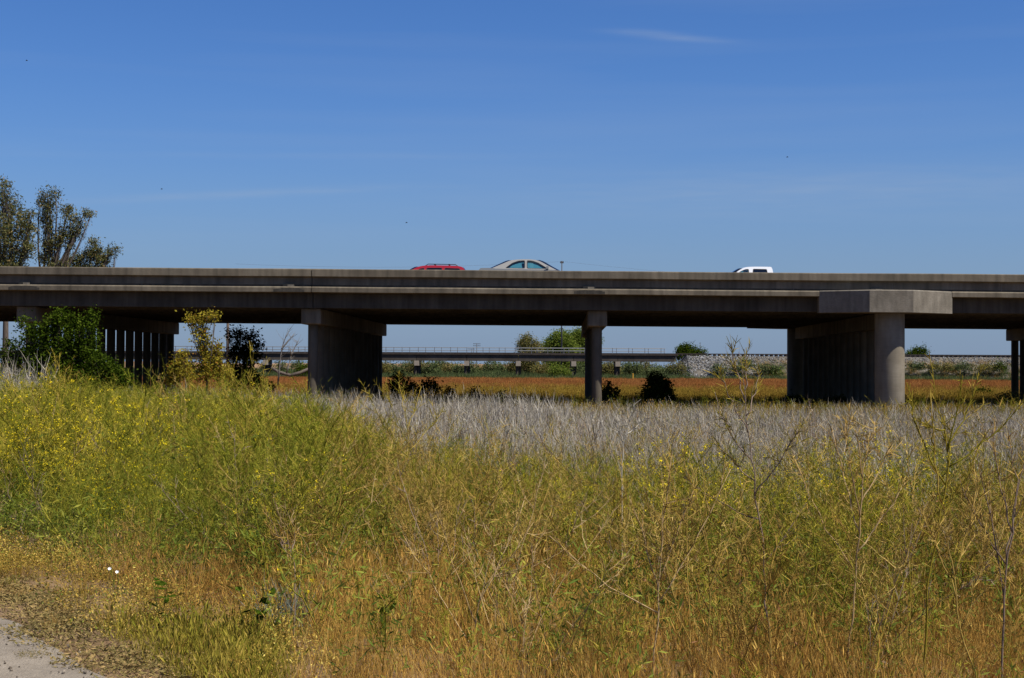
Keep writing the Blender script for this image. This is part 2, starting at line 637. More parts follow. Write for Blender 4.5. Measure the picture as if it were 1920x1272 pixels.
slim = column_mesh(0.235)
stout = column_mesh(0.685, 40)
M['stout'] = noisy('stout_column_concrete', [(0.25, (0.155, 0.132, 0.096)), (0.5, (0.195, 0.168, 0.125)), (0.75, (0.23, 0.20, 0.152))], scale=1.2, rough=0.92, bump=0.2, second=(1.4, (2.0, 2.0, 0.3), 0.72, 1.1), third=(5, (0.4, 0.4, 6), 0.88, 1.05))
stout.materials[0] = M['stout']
for u in BENTS:
    big = abs(u - 17.75) < 0.01
    v0, v1 = (1.02, WID - 1.02) if big else (0.76, WID - 0.72)
    zc = -2.56
    cap = chamfer_prism([(v0, zc), (v1, zc), (v1, -1.813), (v0, -1.813)], u - 0.46, u + 0.46, 'bent_cap', M['concrete'], bridge)
    ncol = 15
    for i in range(ncol):
        v = 1.43 + i * (WID - 1.43 - 1.15) / (ncol - 1)
        if big and (i == 0 or i == ncol - 1): continue
        p = B(u, v, 0)
        top = TOP + zc + GRADE * u + 0.01
        o = bpy.data.objects.new('column', slim)
        COL.objects.link(o)
        o.parent = cap
        base = ground_z(p.x, p.y) - 0.3
        o.location = Vector((p.x, p.y, base)) - bridge.location - cap.location
        o.scale = (1, 1, top - base)
    if big:
        for v in (0.10, WID - 0.10):
            p = B(17.6, v, 0)
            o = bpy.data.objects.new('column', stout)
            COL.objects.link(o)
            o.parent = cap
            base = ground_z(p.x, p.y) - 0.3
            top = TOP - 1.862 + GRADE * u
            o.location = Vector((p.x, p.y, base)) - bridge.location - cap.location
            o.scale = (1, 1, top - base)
            o['label'] = 'stout round column under the widened bay'

# ------------------------------------------------------------------ railway bridge and embankment
M['rail_concrete'] = noisy('railway_concrete', [(0.3, (0.05, 0.04, 0.03)), (0.7, (0.085, 0.07, 0.055))], scale=0.35, rough=0.95, second=(0.8, (1, 1, 0.2), 0.75, 1.1))
M['cap_pale'] = noisy('pale_cap_concrete', [(0.3, (0.25, 0.205, 0.155)), (0.7, (0.32, 0.27, 0.21))], scale=1.5, rough=0.95)
M['steel'] = noisy('rusty_steel', [(0.3, (0.03, 0.024, 0.02)), (0.7, (0.06, 0.045, 0.035))], scale=2, rough=0.8)
M['galv'] = plain('galvanised_rail', (0.16, 0.165, 0.17), 0.55, 0.4)
RY, RZ, RX0, RX1 = 290.0, 4.45, -100.0, 31.0
rb = tag(empty('railway_bridge', (-34, RY, -0.45)), 'low railway bridge on twin piles seen beneath the highway bridge', 'bridge')
PIERS = [(px - 960) / FPX * RY for px in (29, 123, 217, 312, 407, 502, 596, 690, 783, 876, 972, 1075, 1157)]
spans = [RX0] + PIERS + [RX1]
for a, b in zip(spans, spans[1:]):
    mb = MB()
    mb.box(a + 0.04, b - 0.04, RY - 2.4, RY + 2.4, RZ - 1.42, RZ - 0.28)
    sp = mb.build('deck_span', M['rail_concrete'], rb)
    mb = MB()
    mb.box(a, b, RY - 2.6, RY + 2.6, RZ - 0.276, RZ)
    mb.build('deck_edge', M['steel'], sp)
leg_me = MB()
leg_me.tube([(0, 0, 0), (0, 0, 1)], 0.24, 8)
leg_me = leg_me.mesh('pile', M['steel'])
for x in PIERS:
    mb = MB()
    mb.box(x - 0.46, x + 0.46, RY - 2.7, RY + 2.7, RZ - 2.35, RZ - 1.424)
    cap = mb.build('pier_cap', M['cap_pale'], rb)
    for k, dy in enumerate((-2.0, -0.7, 0.7, 2.0)):
        o = bpy.data.objects.new('pile', leg_me)
        COL.objects.link(o)
        o.parent = cap
        o.location = Vector((x + (0.28 if k % 2 else -0.28), RY + dy, -0.9)) - rb.location - cap.location
        o.scale = (1, 1, RZ - 2.36 + 0.9)
post_me = MB()
post_me.box(-0.05, 0.05, -0.05, 0.05, 0, 1.12)
post_me = post_me.mesh('handrail_post', M['galv'])
for dy, off in ((-2.5, 0.0), (2.5, 1.1)):
    mb = MB()
    for z in (0.55, 1.08):
        mb.tube([(RX0, RY + dy, RZ + z), (RX1 - 2, RY + dy, RZ + z)], 0.035, 4)
    hr = mb.build('handrail', M['galv'], rb)
    x = RX0 + off
    while x < RX1 - 1.5:
        o = bpy.data.objects.new('handrail_post', post_me)
        COL.objects.link(o)
        o.parent = hr
        o.location = Vector((x, RY + dy, RZ)) - rb.location - hr.location
        x += 3.05

emb_x0, emb_x1 = 26.0, 190.0
M['bank'] = noisy('embankment_soil', [(0.3, (0.06, 0.05, 0.04)), (0.5, (0.10, 0.088, 0.07)), (0.7, (0.15, 0.135, 0.115))], scale=1.2, detail=10, rough=0.95, bump=0.6,
                  bump_scale=6)


def bank_z(x, y):
    """height of the railway embankment above its foot"""
    top = RZ - 0.32
    side = max(0.0, abs(y - RY) - 3.0)
    end = max(0.0, 33.0 - x)
    h = top + 0.55 - side * 0.62 - end * 1.25
    return max(0.0, h)


def build_bank():
    verts, faces = [], []
    xs = np.concatenate([np.arange(24, 40, 0.6), np.arange(40, emb_x1, 2.5)])
    ys = np.arange(RY - 12, RY + 12.1, 0.75)
    for y in ys:
        for x in xs:
            h = bank_z(x, y)
            verts.append((x, y, -0.55 + h + (0.12 * mnoise.noise(Vector((x * 0.6, y * 0.6, 1))) if 0.2 < h < 4.5 else 0)))
    n = len(xs)
    for j in range(len(ys) - 1):
        for i in range(n - 1):
            a = j * n + i
            faces.append((a, a + 1, a + n + 1, a + n))
    me = bpy.data.meshes.new('railway_embankment')
    me.from_pydata(verts, [], faces)
    me.materials.append(M['bank'])
    tag(link_mesh('embankment', me), 'stony railway embankment to the right of the railway bridge', 'embankment', kind='structure')


build_bank()
track = tag(empty('railway_track', (45, RY, RZ)), 'dark steel rails along the top of the stony embankment', 'rails')
for dy in (-0.72, 0.72):
    mb = MB()
    mb.box(RX0, emb_x1, RY + dy - 0.04, RY + dy + 0.04, RZ + 0.005, RZ + 0.18)
    mb.build('rail', M['steel'], track)
mb = MB()
for i in range(int((emb_x1 - RX1) / 0.9)):
    x = RX1 + 0.2 + i * 0.9
    mb.box(x, x + 0.26, RY - 1.35, RY + 1.35, RZ - 0.33, RZ)
o = mb.build('sleepers', M['steel'], track)
o['kind'] = 'stuff'

# ------------------------------------------------------------------ poles
M['wood'] = noisy('pole_wood', [(0.3, (0.10, 0.075, 0.06)), (0.7, (0.17, 0.13, 0.10))], scale=3, stretch=(4, 4, 0.3), rough=0.95)
M['pole_dark'] = plain('dark_pole', (0.045, 0.045, 0.05), 0.8)
M['yellow'] = plain('yellow_paint', (0.62, 0.33, 0.03), 0.6)


def pole(px, d, ztop, r, mat, label, arms=0, arm_len=1.2, wires=False):
    x = (px - 960) / FPX * d
    root = tag(empty('utility_pole', (x, d, -0.5)), label, 'utility pole')
    mb = MB()
    mb.tube([(x, d, -0.8), (x, d, ztop * 0.5), (x, d, ztop)], [r, r * 0.85, r * 0.65], 10)
    mb.build('pole', mat, root, True)
    for k in range(arms):
        z = ztop - 0.35 - 0.9 * k
        mb = MB()
        mb.box(x - arm_len, x + arm_len, d - 0.09, d + 0.09, z - 0.1, z + 0.1)
        arm = mb.build('crossarm', mat, root)
        for s in (-0.9, -0.45, 0.45, 0.9):
            mb = MB()
            mb.tube([(x + s * arm_len, d, z + 0.1), (x + s * arm_len, d, z + 0.32)], [0.06, 0.045], 6)
            mb.build('insulator', M['pole_dark'], arm)
    if wires:
        for s in (-1, 1):
            mb = MB()
            pts = []
            for i in range(15):
                t = i / 14
                pts.append((x + s * (0.6 + 60 * t), d + s * 20 * t, ztop - 0.15 - 3.2 * math.sin(math.pi * t * 0.5) * (1 - 0.35 * t)))
            mb.tube(pts, 0.012, 4)
            mb.build('wire', M['pole_dark'], root)
    return root


pole(427, 150, 10.5, 0.17, M['wood'], 'wooden utility pole rising behind the dark shrub under the bridge', 1, 1.1)
pole(1053, 300, EYE + 201 / FPX * 300, 0.15, M['pole_dark'], 'thin dark pole with wires showing above the barrier beside the beige sedan', 1, 0.35, True)
pole(894, 700, EYE + 46 / FPX * 700, 0.2, M['pole_dark'], 'distant pole with two crossarms above the railway bridge handrail', 2, 1.7)
pole(884, 760, EYE + 36 / FPX * 760, 0.17, M['pole_dark'], 'shorter distant pole just left of the pole with two crossarms', 1, 1.6)
pole(1313, 420, EYE + 49 / FPX * 420, 0.1, M['pole_dark'], 'thin grey mast rising behind the dark green bush on the embankment')

x = (1187 - 960) / FPX * 262
mk = tag(empty('marker_post', (x, 262, -0.5)), 'small yellow marker post in the field before the railway embankment', 'marker post')
mb = MB()
mb.tube([(x, 262, -0.6), (x, 262, 0.75)], 0.085, 8)
mb.build('post', M['yellow'], mk)
mb = MB()
mb.tube([(x, 262, 0.75), (x, 262, 0.83), (x, 262, 0.86)], [0.11, 0.11, 0.05], 8)
mb.build('cap', M['yellow'], mk)
# ------------------------------------------------------------------ vehicles on the bridge
def car_paint(name, col, metal=0.3):
    m, n, l, out = new_mat(name)
    b = n.new('ShaderNodeBsdfPrincipled')
    b.inputs['Base Color'].default_value = (*col, 1)
    b.inputs['Metallic'].default_value = metal
    b.inputs['Roughness'].default_value = 0.38
    b.inputs['Coat Weight'].default_value = 0.6
    b.inputs['Coat Roughness'].default_value = 0.06
    l.new(b.outputs[0], out.inputs[0])
    return m


def glass_mat(name, tint, gloss=0.12):
    m, n, l, out = new_mat(name)
    t = n.new('ShaderNodeBsdfTransparent')
    t.inputs['Color'].default_value = (*tint, 1)
    g = n.new('ShaderNodeBsdfGlossy')
    g.inputs['Roughness'].default_value = 0.03
    ms = n.new('ShaderNodeMixShader')
    ms.inputs['Fac'].default_value = gloss
    l.new(t.outputs[0], ms.inputs[1])
    l.new(g.outputs[0], ms.inputs[2])
    l.new(ms.outputs[0], out.inputs[0])
    return m


M['teal_glass'] = glass_mat('tinted_glass', (0.55, 0.86, 0.80))
M['dark_glass'] = plain('dark_glass', (0.006, 0.008, 0.013), 0.06, 0.0, 0.6)
M['tyre'] = plain('tyre_rubber', (0.02, 0.02, 0.02), 0.85)
M['alloy'] = plain('alloy_rim', (0.45, 0.45, 0.46), 0.35, 0.8)
M['trim'] = plain('black_trim', (0.015, 0.015, 0.017), 0.5)
M['seat'] = plain('seat_cloth', (0.035, 0.033, 0.032), 0.9)
M['lamp_clear'] = plain('headlamp_glass', (0.7, 0.72, 0.74), 0.1)
M['lamp_red'] = plain('tail_lamp_glass', (0.35, 0.01, 0.01), 0.15)


def bez(pts, n=5):
    """Catmull-Rom through 2-D points"""
    out = []
    P = [pts[0]] + list(pts) + [pts[-1]]
    for i in range(1, len(P) - 2):
        for k in range(n):
            t = k / n
            p0, p1, p2, p3 = P[i - 1], P[i], P[i + 1], P[i + 2]
            out.append(tuple(0.5 * ((2 * p1[a]) + (-p0[a] + p2[a]) * t + (2 * p0[a] - 5 * p1[a] + 4 * p2[a] - p3[a]) * t * t + (-p0[a] + 3 * p1[a] - 3 * p2[a] + p3[a]) * t ** 3)
                             for a in (0, 1)))
    out.append(tuple(pts[-1]))
    return out


def rounded(poly, r=0.06, n=4):
    out = []
    k = len(poly)
    for i in range(k):
        p0, p1, p2 = Vector(poly[i - 1]), Vector(poly[i]), Vector(poly[(i + 1) % k])
        a = p1 + (p0 - p1).normalized() * min(r, (p0 - p1).length * 0.4)
        b = p1 + (p2 - p1).normalized() * min(r, (p2 - p1).length * 0.4)
        for j in range(n + 1):
            t = j / n
            q = a * (1 - t) ** 2 + p1 * 2 * t * (1 - t) + b * t * t
            out.append((q.x, q.y))
    return out


def build_car(name, label, cat, loc, facing, S):
    """S: the shape, with x forward, z up; facing +1 drives towards the right of the picture"""
    root = tag(empty(name, loc), label, cat)
    ox, oy, oz = loc
    sl = GRADE

    def P(x, y, z):
        X = ox + facing * x
        return (X, oy + y * facing, oz + z + sl * (X - ox))

    W, belt, tilt = S['half'], S['belt'], S['tilt']

    def wid(z):
        return W - 0.02 - max(0.0, z - belt) * tilt

    # lower body with wheel arches
    body = MB()
    prof = list(S['lower'])
    for cx in S['wheels']:
        arch = [(cx + 0.40 * math.cos(t), 0.31 + 0.40 * math.sin(t)) for t in np.linspace(math.pi * 1.07, -math.pi * 0.07, 13)]
        prof += arch
    prof += [(S['lower'][0][0], S['lower'][0][1])][:0]
    tris = tessellate_polygon([[Vector((x, z, 0)) for x, z in prof]])
    k = len(prof)

    def yy(z, s):
        return s * (W - 0.05 * abs(z - 0.62) - (0.05 if z < 0.3 else 0))
    for s in (-1, 1):
        n0 = len(body.v)
        body.v.extend(P(x, yy(z, s), z) for x, z in prof)
        for t in tris:
            body.f.append(tuple(n0 + i for i in (t if s > 0 else t[::-1])))
            body.m.append(0)
    for i in range(k):
        j = (i + 1) % k
        body.f.append((i, j, k + j, k + i)); body.m.append(0)
    b = body.build('body', S['paint'], root)
    # cabin sides with window openings
    roofline = bez(S['cabin'], 6)
    outer = [Vector((x, z, 0)) for x, z in roofline]
    wins = [rounded(w, 0.07) for w in S['windows']]
    holes = [[Vector((x, z, 0)) for x, z in w] for w in wins]
    flat = [v for loop in [outer] + holes for v in loop]
    tris = tessellate_polygon([outer] + holes)
    for s in (-1, 1):
        cabin = MB()
        for inset in (0.0, 0.05):
            n0 = len(cabin.v)
            cabin.v.extend(P(v.x, s * (wid(v.y) - inset), v.y) for v in flat)
            for t in tris:
                cabin.f.append(tuple(n0 + i for i in t)); cabin.m.append(0)
        ring = len(outer)
        for i in range(ring - 1):
            cabin.f.append((i, i + 1, len(flat) + i + 1, len(flat) + i)); cabin.m.append(0)
        cabin.build('cabin_side', S['paint'], root)
    # strip over the top: front glass, roof, rear glass
    n = len(roofline)
    i0, i1 = S['glass_split']
    parts = {'windshield': (i0, n - 1), 'roof': (i1, i0), 'rear_window': (0, i1)}
    for nm, (a, c) in parts.items():
        mb = MB()
        for i in range(a, c):
            (xa, za), (xb, zb) = roofline[i], roofline[i + 1]
            m = 8
            for q in range(m):
                t0, t1 = q / m * 2 - 1, (q + 1) / m * 2 - 1
                def pt(x, z, t):
                    cr = 0.035 * (1 - t * t) * smooth(belt, belt + 0.4, z)
                    bow = {'windshield': 0.17, 'rear_window': -0.03 if S.get('dark') else -0.15, 'roof': 0.0}[nm] * smooth(0.0, 0.5, 1 - t * t)
                    return P(x + bow, t * wid(z), z + cr)
                mb.face([pt(xa, za, t0), pt(xb, zb, t0), pt(xb, zb, t1), pt(xa, za, t1)])
        mb.build(nm, S['paint'] if nm == 'roof' else (M['dark_glass'] if S.get('dark') else M['trim' if nm == 'x' else 'dark_glass']), root, True)
    # side panes with black surrounds
    for w, gm in zip(wins, S['panes']):
        for s in (-1, 1):
            mb = MB()
            mb.face([P(x, s * (wid(z) - 0.025), z) for x, z in w])
            pane = mb.build('side_window', gm, root)
            cxm, czm = sum(x for x, z in w) / len(w), sum(z for x, z in w) / len(w)
            mb = MB()
            for i in range(len(w)):
                (xa, za), (xb, zb) = w[i], w[(i + 1) % len(w)]
                def inn(x, z, f):
                    d = math.hypot(cxm - x, czm - z)
                    return (x + (cxm - x) / d * f, z + (czm - z) / d * f)
                p0, p1 = inn(xa, za, -0.005), inn(xb, zb, -0.005)
                q0, q1 = inn(xa, za, 0.035), inn(xb, zb, 0.035)
                mb.face([P(x, s * (wid(z) + 0.004), z) for x, z in (p0, p1, q1, q0)])
            mb.build('window_seal', M['trim'], pane)
    # seats
    for sx in S['seats']:
        for sy in (-0.38, 0.38):
            mb = MB()
            mb.prism([(-0.24, 0.45), (0.24, 0.45), (0.24, S['seat_top'] - 0.22), (0.18, S['seat_top'] - 0.18), (-0.18, S['seat_top'] - 0.18), (-0.24, S['seat_top'] - 0.22)],
                     sx - 0.14, sx + 0.02, lambda x, y, z: P(x - (z - 0.5) * 0.22, y + sy, z))
            st = mb.build('seat', M['seat'], root)
            mb = MB()
            mb.prism([(-0.13, S['seat_top'] - 0.17), (0.13, S['seat_top'] - 0.17), (0.15, S['seat_top'] - 0.03), (0.10, S['seat_top'] + 0.02), (-0.10, S['seat_top'] + 0.02), (-0.15, S['seat_top'] - 0.03)],
                     sx - 0.13, sx - 0.02, lambda x, y, z: P(x - (z - 0.5) * 0.22, y + sy, z))
            mb.build('headrest', M['seat'], st)
    # wheels
    for cx in S['wheels']:
        for s in (-1, 1):
            mb = MB()
            for r0, r1, ya, yb in ((0.33, 0.33, 0.0, 0.2), (0.20, 0.33, 0.0, 0.0), (0.33, 0.20, 0.2, 0.2)):
                for q in range(24):
                    t0, t1 = 2 * math.pi * q / 24, 2 * math.pi * (q + 1) / 24
                    y0, y1 = s * (W - 0.22 + ya), s * (W - 0.22 + yb)
                    mb.face([P(cx + r0 * math.cos(t0), y0, 0.33 + r0 * math.sin(t0)), P(cx + r0 * math.cos(t1), y0, 0.33 + r0 * math.sin(t1)),
                             P(cx + r1 * math.cos(t1), y1, 0.33 + r1 * math.sin(t1)), P(cx + r1 * math.cos(t0), y1, 0.33 + r1 * math.sin(t0))])
            wh = mb.build('wheel', M['tyre'], root)
            mb = MB()
            yo = s * (W - 0.05)
            for q in range(5):
                t = 2 * math.pi * q / 5
                mb.face([P(cx + 0.05 * math.cos(t + 1.3), yo, 0.33 + 0.05 * math.sin(t + 1.3)), P(cx + 0.20 * math.cos(t + 0.2), yo, 0.33 + 0.20 * math.sin(t + 0.2)),
                         P(cx + 0.20 * math.cos(t - 0.2), yo, 0.33 + 0.20 * math.sin(t - 0.2)), P(cx + 0.05 * math.cos(t - 1.3), yo, 0.33 + 0.05 * math.sin(t - 1.3))])
            mb.build('rim', M['alloy'], wh)
    # lamps and mirrors
    for s in (-1, 1):
        mb = MB()
        mb.box(S['front'] - 0.10, S['front'] + 0.015, s * (W - 0.20) - 0.14, s * (W - 0.20) + 0.14, 0.60, 0.74, P)
        mb.build('headlight', M['lamp_clear'], root)
        mb = MB()
        mb.box(S['back'] - 0.015, S['back'] + 0.08, s * (W - 0.16) - 0.12, s * (W - 0.16) + 0.12, 0.70, 0.90, P)
        mb.build('tail_light', M['lamp_red'], root)
        mb = MB()
        xm = S['mirror']
        mb.prism([(s * (W - 0.04), belt + 0.03), (s * (W + 0.17), belt + 0.05), (s * (W + 0.17), belt + 0.17), (s * (W + 0.02), belt + 0.17)], xm - 0.05, xm + 0.07, P)
        mb.build('mirror', S['mirror_mat'], root)
    return root, P


ROAD = -0.698


def road_pos(px, d):
    u = (px - 960) / FPX * d
    return (u, d, TOP + ROAD + GRADE * u)


beige = car_paint('beige_metallic', (0.30, 0.285, 0.25), 0.3)
red = car_paint('red_paint', (0.34, 0.006, 0.012), 0.0)
white = car_paint('white_paint', (0.74, 0.74, 0.74), 0.0)

# sedan: metres from the middle, front to the right
sedan = dict(half=0.90, belt=0.93, tilt=0.42, paint=beige, front=2.40, back=-2.40, mirror=0.98, mirror_mat=beige,
             lower=[(2.40, 0.30), (2.42, 0.58), (2.30, 0.78), (1.9, 0.86), (1.15, 0.95), (-1.45, 0.97), (-1.75, 1.01), (-2.25, 1.00), (-2.38, 0.86), (-2.42, 0.45), (-2.30, 0.28)],
             wheels=(-1.40, 1.45),
             cabin=[(-1.74, 0.98), (-1.18, 1.23), (-0.76, 1.40), (-0.22, 1.455), (0.28, 1.445), (0.62, 1.37), (1.02, 1.15), (1.44, 0.93)],
             windows=[[(-1.06, 1.01), (-0.72, 1.27), (-0.42, 1.385), (-0.09, 1.405), (-0.09, 1.0)], [(0.0, 1.0), (0.0, 1.405), (0.27, 1.39), (0.56, 1.29), (1.04, 0.99)]],
             panes=[M['teal_glass'], M['teal_glass']], seats=(-0.98, 0.05), seat_top=1.25, glass_split=(27, 12))
build_car('sedan', 'beige sedan driving right in the near lane of the bridge', 'car', road_pos(987, 75.0), 1, sedan)

suv = dict(half=0.93, belt=1.16, tilt=0.22, paint=red, front=2.35, back=-2.35, mirror=0.95, mirror_mat=red, dark=True,
           lower=[(2.35, 0.36), (2.37, 0.80), (2.22, 1.02), (1.30, 1.14), (-2.10, 1.17), (-2.33, 1.05), (-2.36, 0.50), (-2.25, 0.34)],
           wheels=(-1.40, 1.45),
           cabin=[(-2.28, 1.16), (-2.20, 1.45), (-2.02, 1.72), (-1.55, 1.80), (-0.5, 1.82), (0.20, 1.79), (0.62, 1.66), (1.05, 1.38), (1.32, 1.14)],
           windows=[[(-1.98, 1.24), (-1.86, 1.66), (-1.02, 1.68), (-0.98, 1.24)], [(-0.86, 1.23), (-0.88, 1.69), (-0.02, 1.68), (0.06, 1.22)], [(0.16, 1.22), (0.10, 1.67), (0.34, 1.64), (0.86, 1.30), (0.92, 1.21)]],
           panes=[M['dark_glass']] * 3, seats=(-0.9, 0.15), seat_top=1.5, glass_split=(33, 12))
suv_root, PS = build_car('suv', 'red SUV with a roof rack driving left on the far lanes', 'car', road_pos(800, 85.5), -1, suv)
for s in (-1, 1):
    mb = MB()
    mb.tube([PS(-1.75, s * 0.62, 1.80), PS(-1.62, s * 0.62, 1.885), PS(-0.1, s * 0.62, 1.90), PS(0.06, s * 0.62, 1.80)], 0.022, 6)
    mb.build('roof_rail', M['trim'], suv_root)
for xr in (-1.25, -0.45):
    mb = MB()
    mb.box(xr - 0.04, xr + 0.04, -0.62, 0.62, 1.885, 1.915, PS)
    mb.build('crossbar', M['trim'], suv_root)

truck = dict(half=0.98, belt=1.26, tilt=0.26, paint=white, front=2.75, back=-2.85, mirror=1.02, mirror_mat=M['trim'], dark=True,
             lower=[(2.75, 0.42), (2.78, 0.85), (2.62, 1.10), (1.45, 1.22), (-2.82, 1.24), (-2.88, 0.60), (-2.75, 0.42)],
             wheels=(-1.75, 1.75),
             cabin=[(-1.10, 1.24), (-1.05, 1.62), (-0.98, 1.85), (-0.80, 1.88), (0.0, 1.88), (0.45, 1.84), (0.78, 1.70), (1.08, 1.48), (1.42, 1.22)],
             windows=[[(-0.78, 1.32), (-0.72, 1.75), (0.05, 1.76), (0.09, 1.32)], [(0.26, 1.32), (0.29, 1.755), (0.50, 1.73), (0.78, 1.60), (1.10, 1.30)]],
             panes=[M['dark_glass'], M['teal_glass']], seats=(-0.45, 0.42), seat_top=1.55, glass_split=(33, 12))
build_car('pickup_truck', 'white crew cab pickup driving left on the far lanes', 'pickup', road_pos(1409, 85.5), -1, truck)
# ------------------------------------------------------------------ leaf and tree builders
def leaf_mesh(name, centers, size, mat, rng, aspect=0.45, droop=0.0, parent=None):
    """each leaf a small pointed blade of two triangles"""
    c = np.asarray(centers, dtype=np.float64)
    n = len(c)
    d = rng.normal(size=(n, 3))
    d[:, 2] = d[:, 2] * 0.7 - droop
    d /= np.linalg.norm(d, axis=1)[:, None]
    a = rng.normal(size=(n, 3))
    s = np.cross(d, a)
    s /= np.linalg.norm(s, axis=1)[:, None]
    L = size * rng.uniform(0.6, 1.35, n)[:, None]
    w = L * aspect * 0.5
    v = np.empty((n * 4, 3))
    v[0::4] = c - d * L * 0.5
    v[1::4] = c + s * w
    v[2::4] = c + d * L * 0.5
    v[3::4] = c - s * w
    me = bpy.data.meshes.new(name)
    me.vertices.add(n * 4)
    me.vertices.foreach_set('co', v.ravel())
    me.loops.add(n * 4)
    me.loops.foreach_set('vertex_index', np.arange(n * 4, dtype=np.int32))
    me.polygons.add(n)
    me.polygons.foreach_set('loop_start', np.arange(0, n * 4, 4, dtype=np.int32))
    me.materials.append(mat)
    me.update(calc_edges=True)
    return link_mesh(name, me, parent)


def clump_points(rng, center, rad, n_sub, per, sub_r):
    """leaf positions gathered in small sprays through an ellipsoid, thinning to the outside"""
    c, r = np.array(center), np.array(rad)
    d = rng.normal(size=(n_sub, 3))
    d /= np.linalg.norm(d, axis=1)[:, None]
    k = rng.uniform(0.15, 1.0, n_sub) ** 0.55
    sub = c + d * k[:, None] * r
    pts = np.repeat(sub, per, axis=0) + rng.normal(size=(n_sub * per, 3)) * sub_r * rng.uniform(0.5, 1.2, n_sub).repeat(per)[:, None]
    return sub, pts


def curve_pts(a, b, bend, n=6):
    a, b, bend = Vector(a), Vector(b), Vector(bend)
    return [a * (1 - t) ** 2 + bend * 2 * t * (1 - t) + b * t * t for t in [i / n for i in range(n + 1)]]


def make_tree(name, label, cat, base, clumps, leaf, mats, seed, trunk_r=0.3, fork=0.3, dens=1.0, group=None, sub_r=0.3, per=22, aspect=0.45, droop=0.2, twigs=3, stems=1):
    """clumps: [(centre, (rx, ry, rz))]; limbs run from the trunk to each clump and split into twigs inside it"""
    rng = np.random.default_rng(seed)
    base = Vector(base)
    root = tag(empty(name, base), label, cat, group)
    top = max(c[2] for c, r in clumps)
    H = top - base.z
    mb = MB()
    allp = []
    cen = Vector((sum(c[0] for c, r in clumps) / len(clumps), sum(c[1] for c, r in clumps) / len(clumps), 0))
    forks = []
    for s in range(stems):
        off = Vector((rng.normal() * trunk_r * 1.6, rng.normal() * trunk_r * 1.6, 0)) if stems > 1 else Vector((0, 0, 0))
        f = base + off * 2.2 + Vector(((cen.x - base.x) * 0.35, (cen.y - base.y) * 0.35, H * fork))
        pts = curve_pts(base + off - Vector((0, 0, 0.25)), f, (base + off + f) / 2 + Vector((rng.normal() * 0.1 * trunk_r * 4, 0, 0)), 5)
        mb.tube(pts, [trunk_r * (1.15 - 0.4 * i / 5) for i in range(6)], 8)
        forks.append(f)
    for c, r in clumps:
        c = Vector(c)
        f = min(forks, key=lambda q: (q - c).length)
        reach = (c - f).length
        bend = (f + c) / 2 + Vector((rng.normal() * 0.08 * reach, rng.normal() * 0.08 * reach, -0.10 * reach + abs(c.x - f.x) * -0.05))
        pts = curve_pts(f, c, bend, 7)
        r0 = trunk_r * 0.55 * min(1.0, 0.5 + reach / (H + 0.01))
        mb.tube(pts, [r0 * (1 - 0.8 * i / 7) + 0.006 for i in range(8)], 6)
        vol = (r[0] * r[1] * r[2]) ** (1 / 3)
        n_sub = max(4, int(dens * 16 * (vol / (sub_r * 1.6)) ** 1.7))
        sub, p = clump_points(rng, c, r, n_sub, per, sub_r)
        allp.append(p)
        for t in range(min(n_sub, int(twigs * 4))):
            q = Vector(sub[t])
            s0 = pts[int(rng.integers(3, 8))]
            mb.tube(curve_pts(s0, q, (s0 + q) / 2 + Vector((0, 0, -0.1 * (q - s0).length)), 3), [r0 * 0.22 + 0.004, r0 * 0.15 + 0.004, r0 * 0.1 + 0.003, 0.003], 4, False)
    mb.build('trunk', mats[0], root, True)
    P = np.concatenate(allp)
    leaf_mesh('crown', P, leaf, mats[1], rng, aspect, droop, root)
    return root


M['bark'] = noisy('tree_bark', [(0.3, (0.05, 0.038, 0.03)), (0.7, (0.12, 0.095, 0.075))], scale=4, stretch=(3, 3, 0.5), rough=0.95)
M['gum_leaf'] = foliage('gum_leaf', [(0.15, (0.055, 0.066, 0.022)), (0.5, (0.10, 0.104, 0.038)), (0.8, (0.15, 0.135, 0.055)), (0.97, (0.21, 0.15, 0.06))], 0.25, inst=0.0)
M['dark_leaf'] = foliage('dark_leaf', [(0.2, (0.020, 0.036, 0.003)), (0.6, (0.040, 0.066, 0.005)), (0.95, (0.085, 0.115, 0.012))], 0.25, inst=0.0)
M['yellow_leaf'] = foliage('yellow_leaf', [(0.15, (0.14, 0.115, 0.012)), (0.5, (0.26, 0.21, 0.022)), (0.8, (0.36, 0.30, 0.04)), (0.95, (0.25, 0.11, 0.02))], 0.35, inst=0.0)
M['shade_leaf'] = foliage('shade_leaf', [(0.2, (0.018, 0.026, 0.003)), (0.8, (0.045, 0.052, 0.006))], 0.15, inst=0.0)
M['bright_leaf'] = foliage('bright_leaf', [(0.2, (0.068, 0.108, 0.014)), (0.6, (0.135, 0.175, 0.026)), (0.95, (0.21, 0.235, 0.05))], 0.35, inst=0.0)
M['dull_leaf'] = foliage('dull_leaf', [(0.2, (0.055, 0.078, 0.026)), (0.6, (0.095, 0.12, 0.045)), (0.95, (0.15, 0.165, 0.075))], 0.25, inst=0.0)
M['olive_leaf'] = foliage('olive_leaf', [(0.2, (0.10, 0.10, 0.025)), (0.6, (0.16, 0.145, 0.045)), (0.95, (0.23, 0.18, 0.07))], 0.25, inst=0.0)
M['grey_leaf'] = foliage('grey_leaf', [(0.2, (0.10, 0.12, 0.095)), (0.8, (0.20, 0.22, 0.18))], 0.15, inst=0.0)


def clumps_px(d, items, deep=1.0):
    """(px, py, rx_px, ry_px [, depth offset]) -> clumps at distance d"""
    out = []
    for it in items:
        px, py, rx, ry = it[:4]
        dd = d + (it[4] if len(it) > 4 else 0)
        k = dd / FPX
        out.append((at(px, py, dd), (rx * k, (rx + ry) * 0.5 * k * deep, ry * k)))
    return out


BK = -0.5
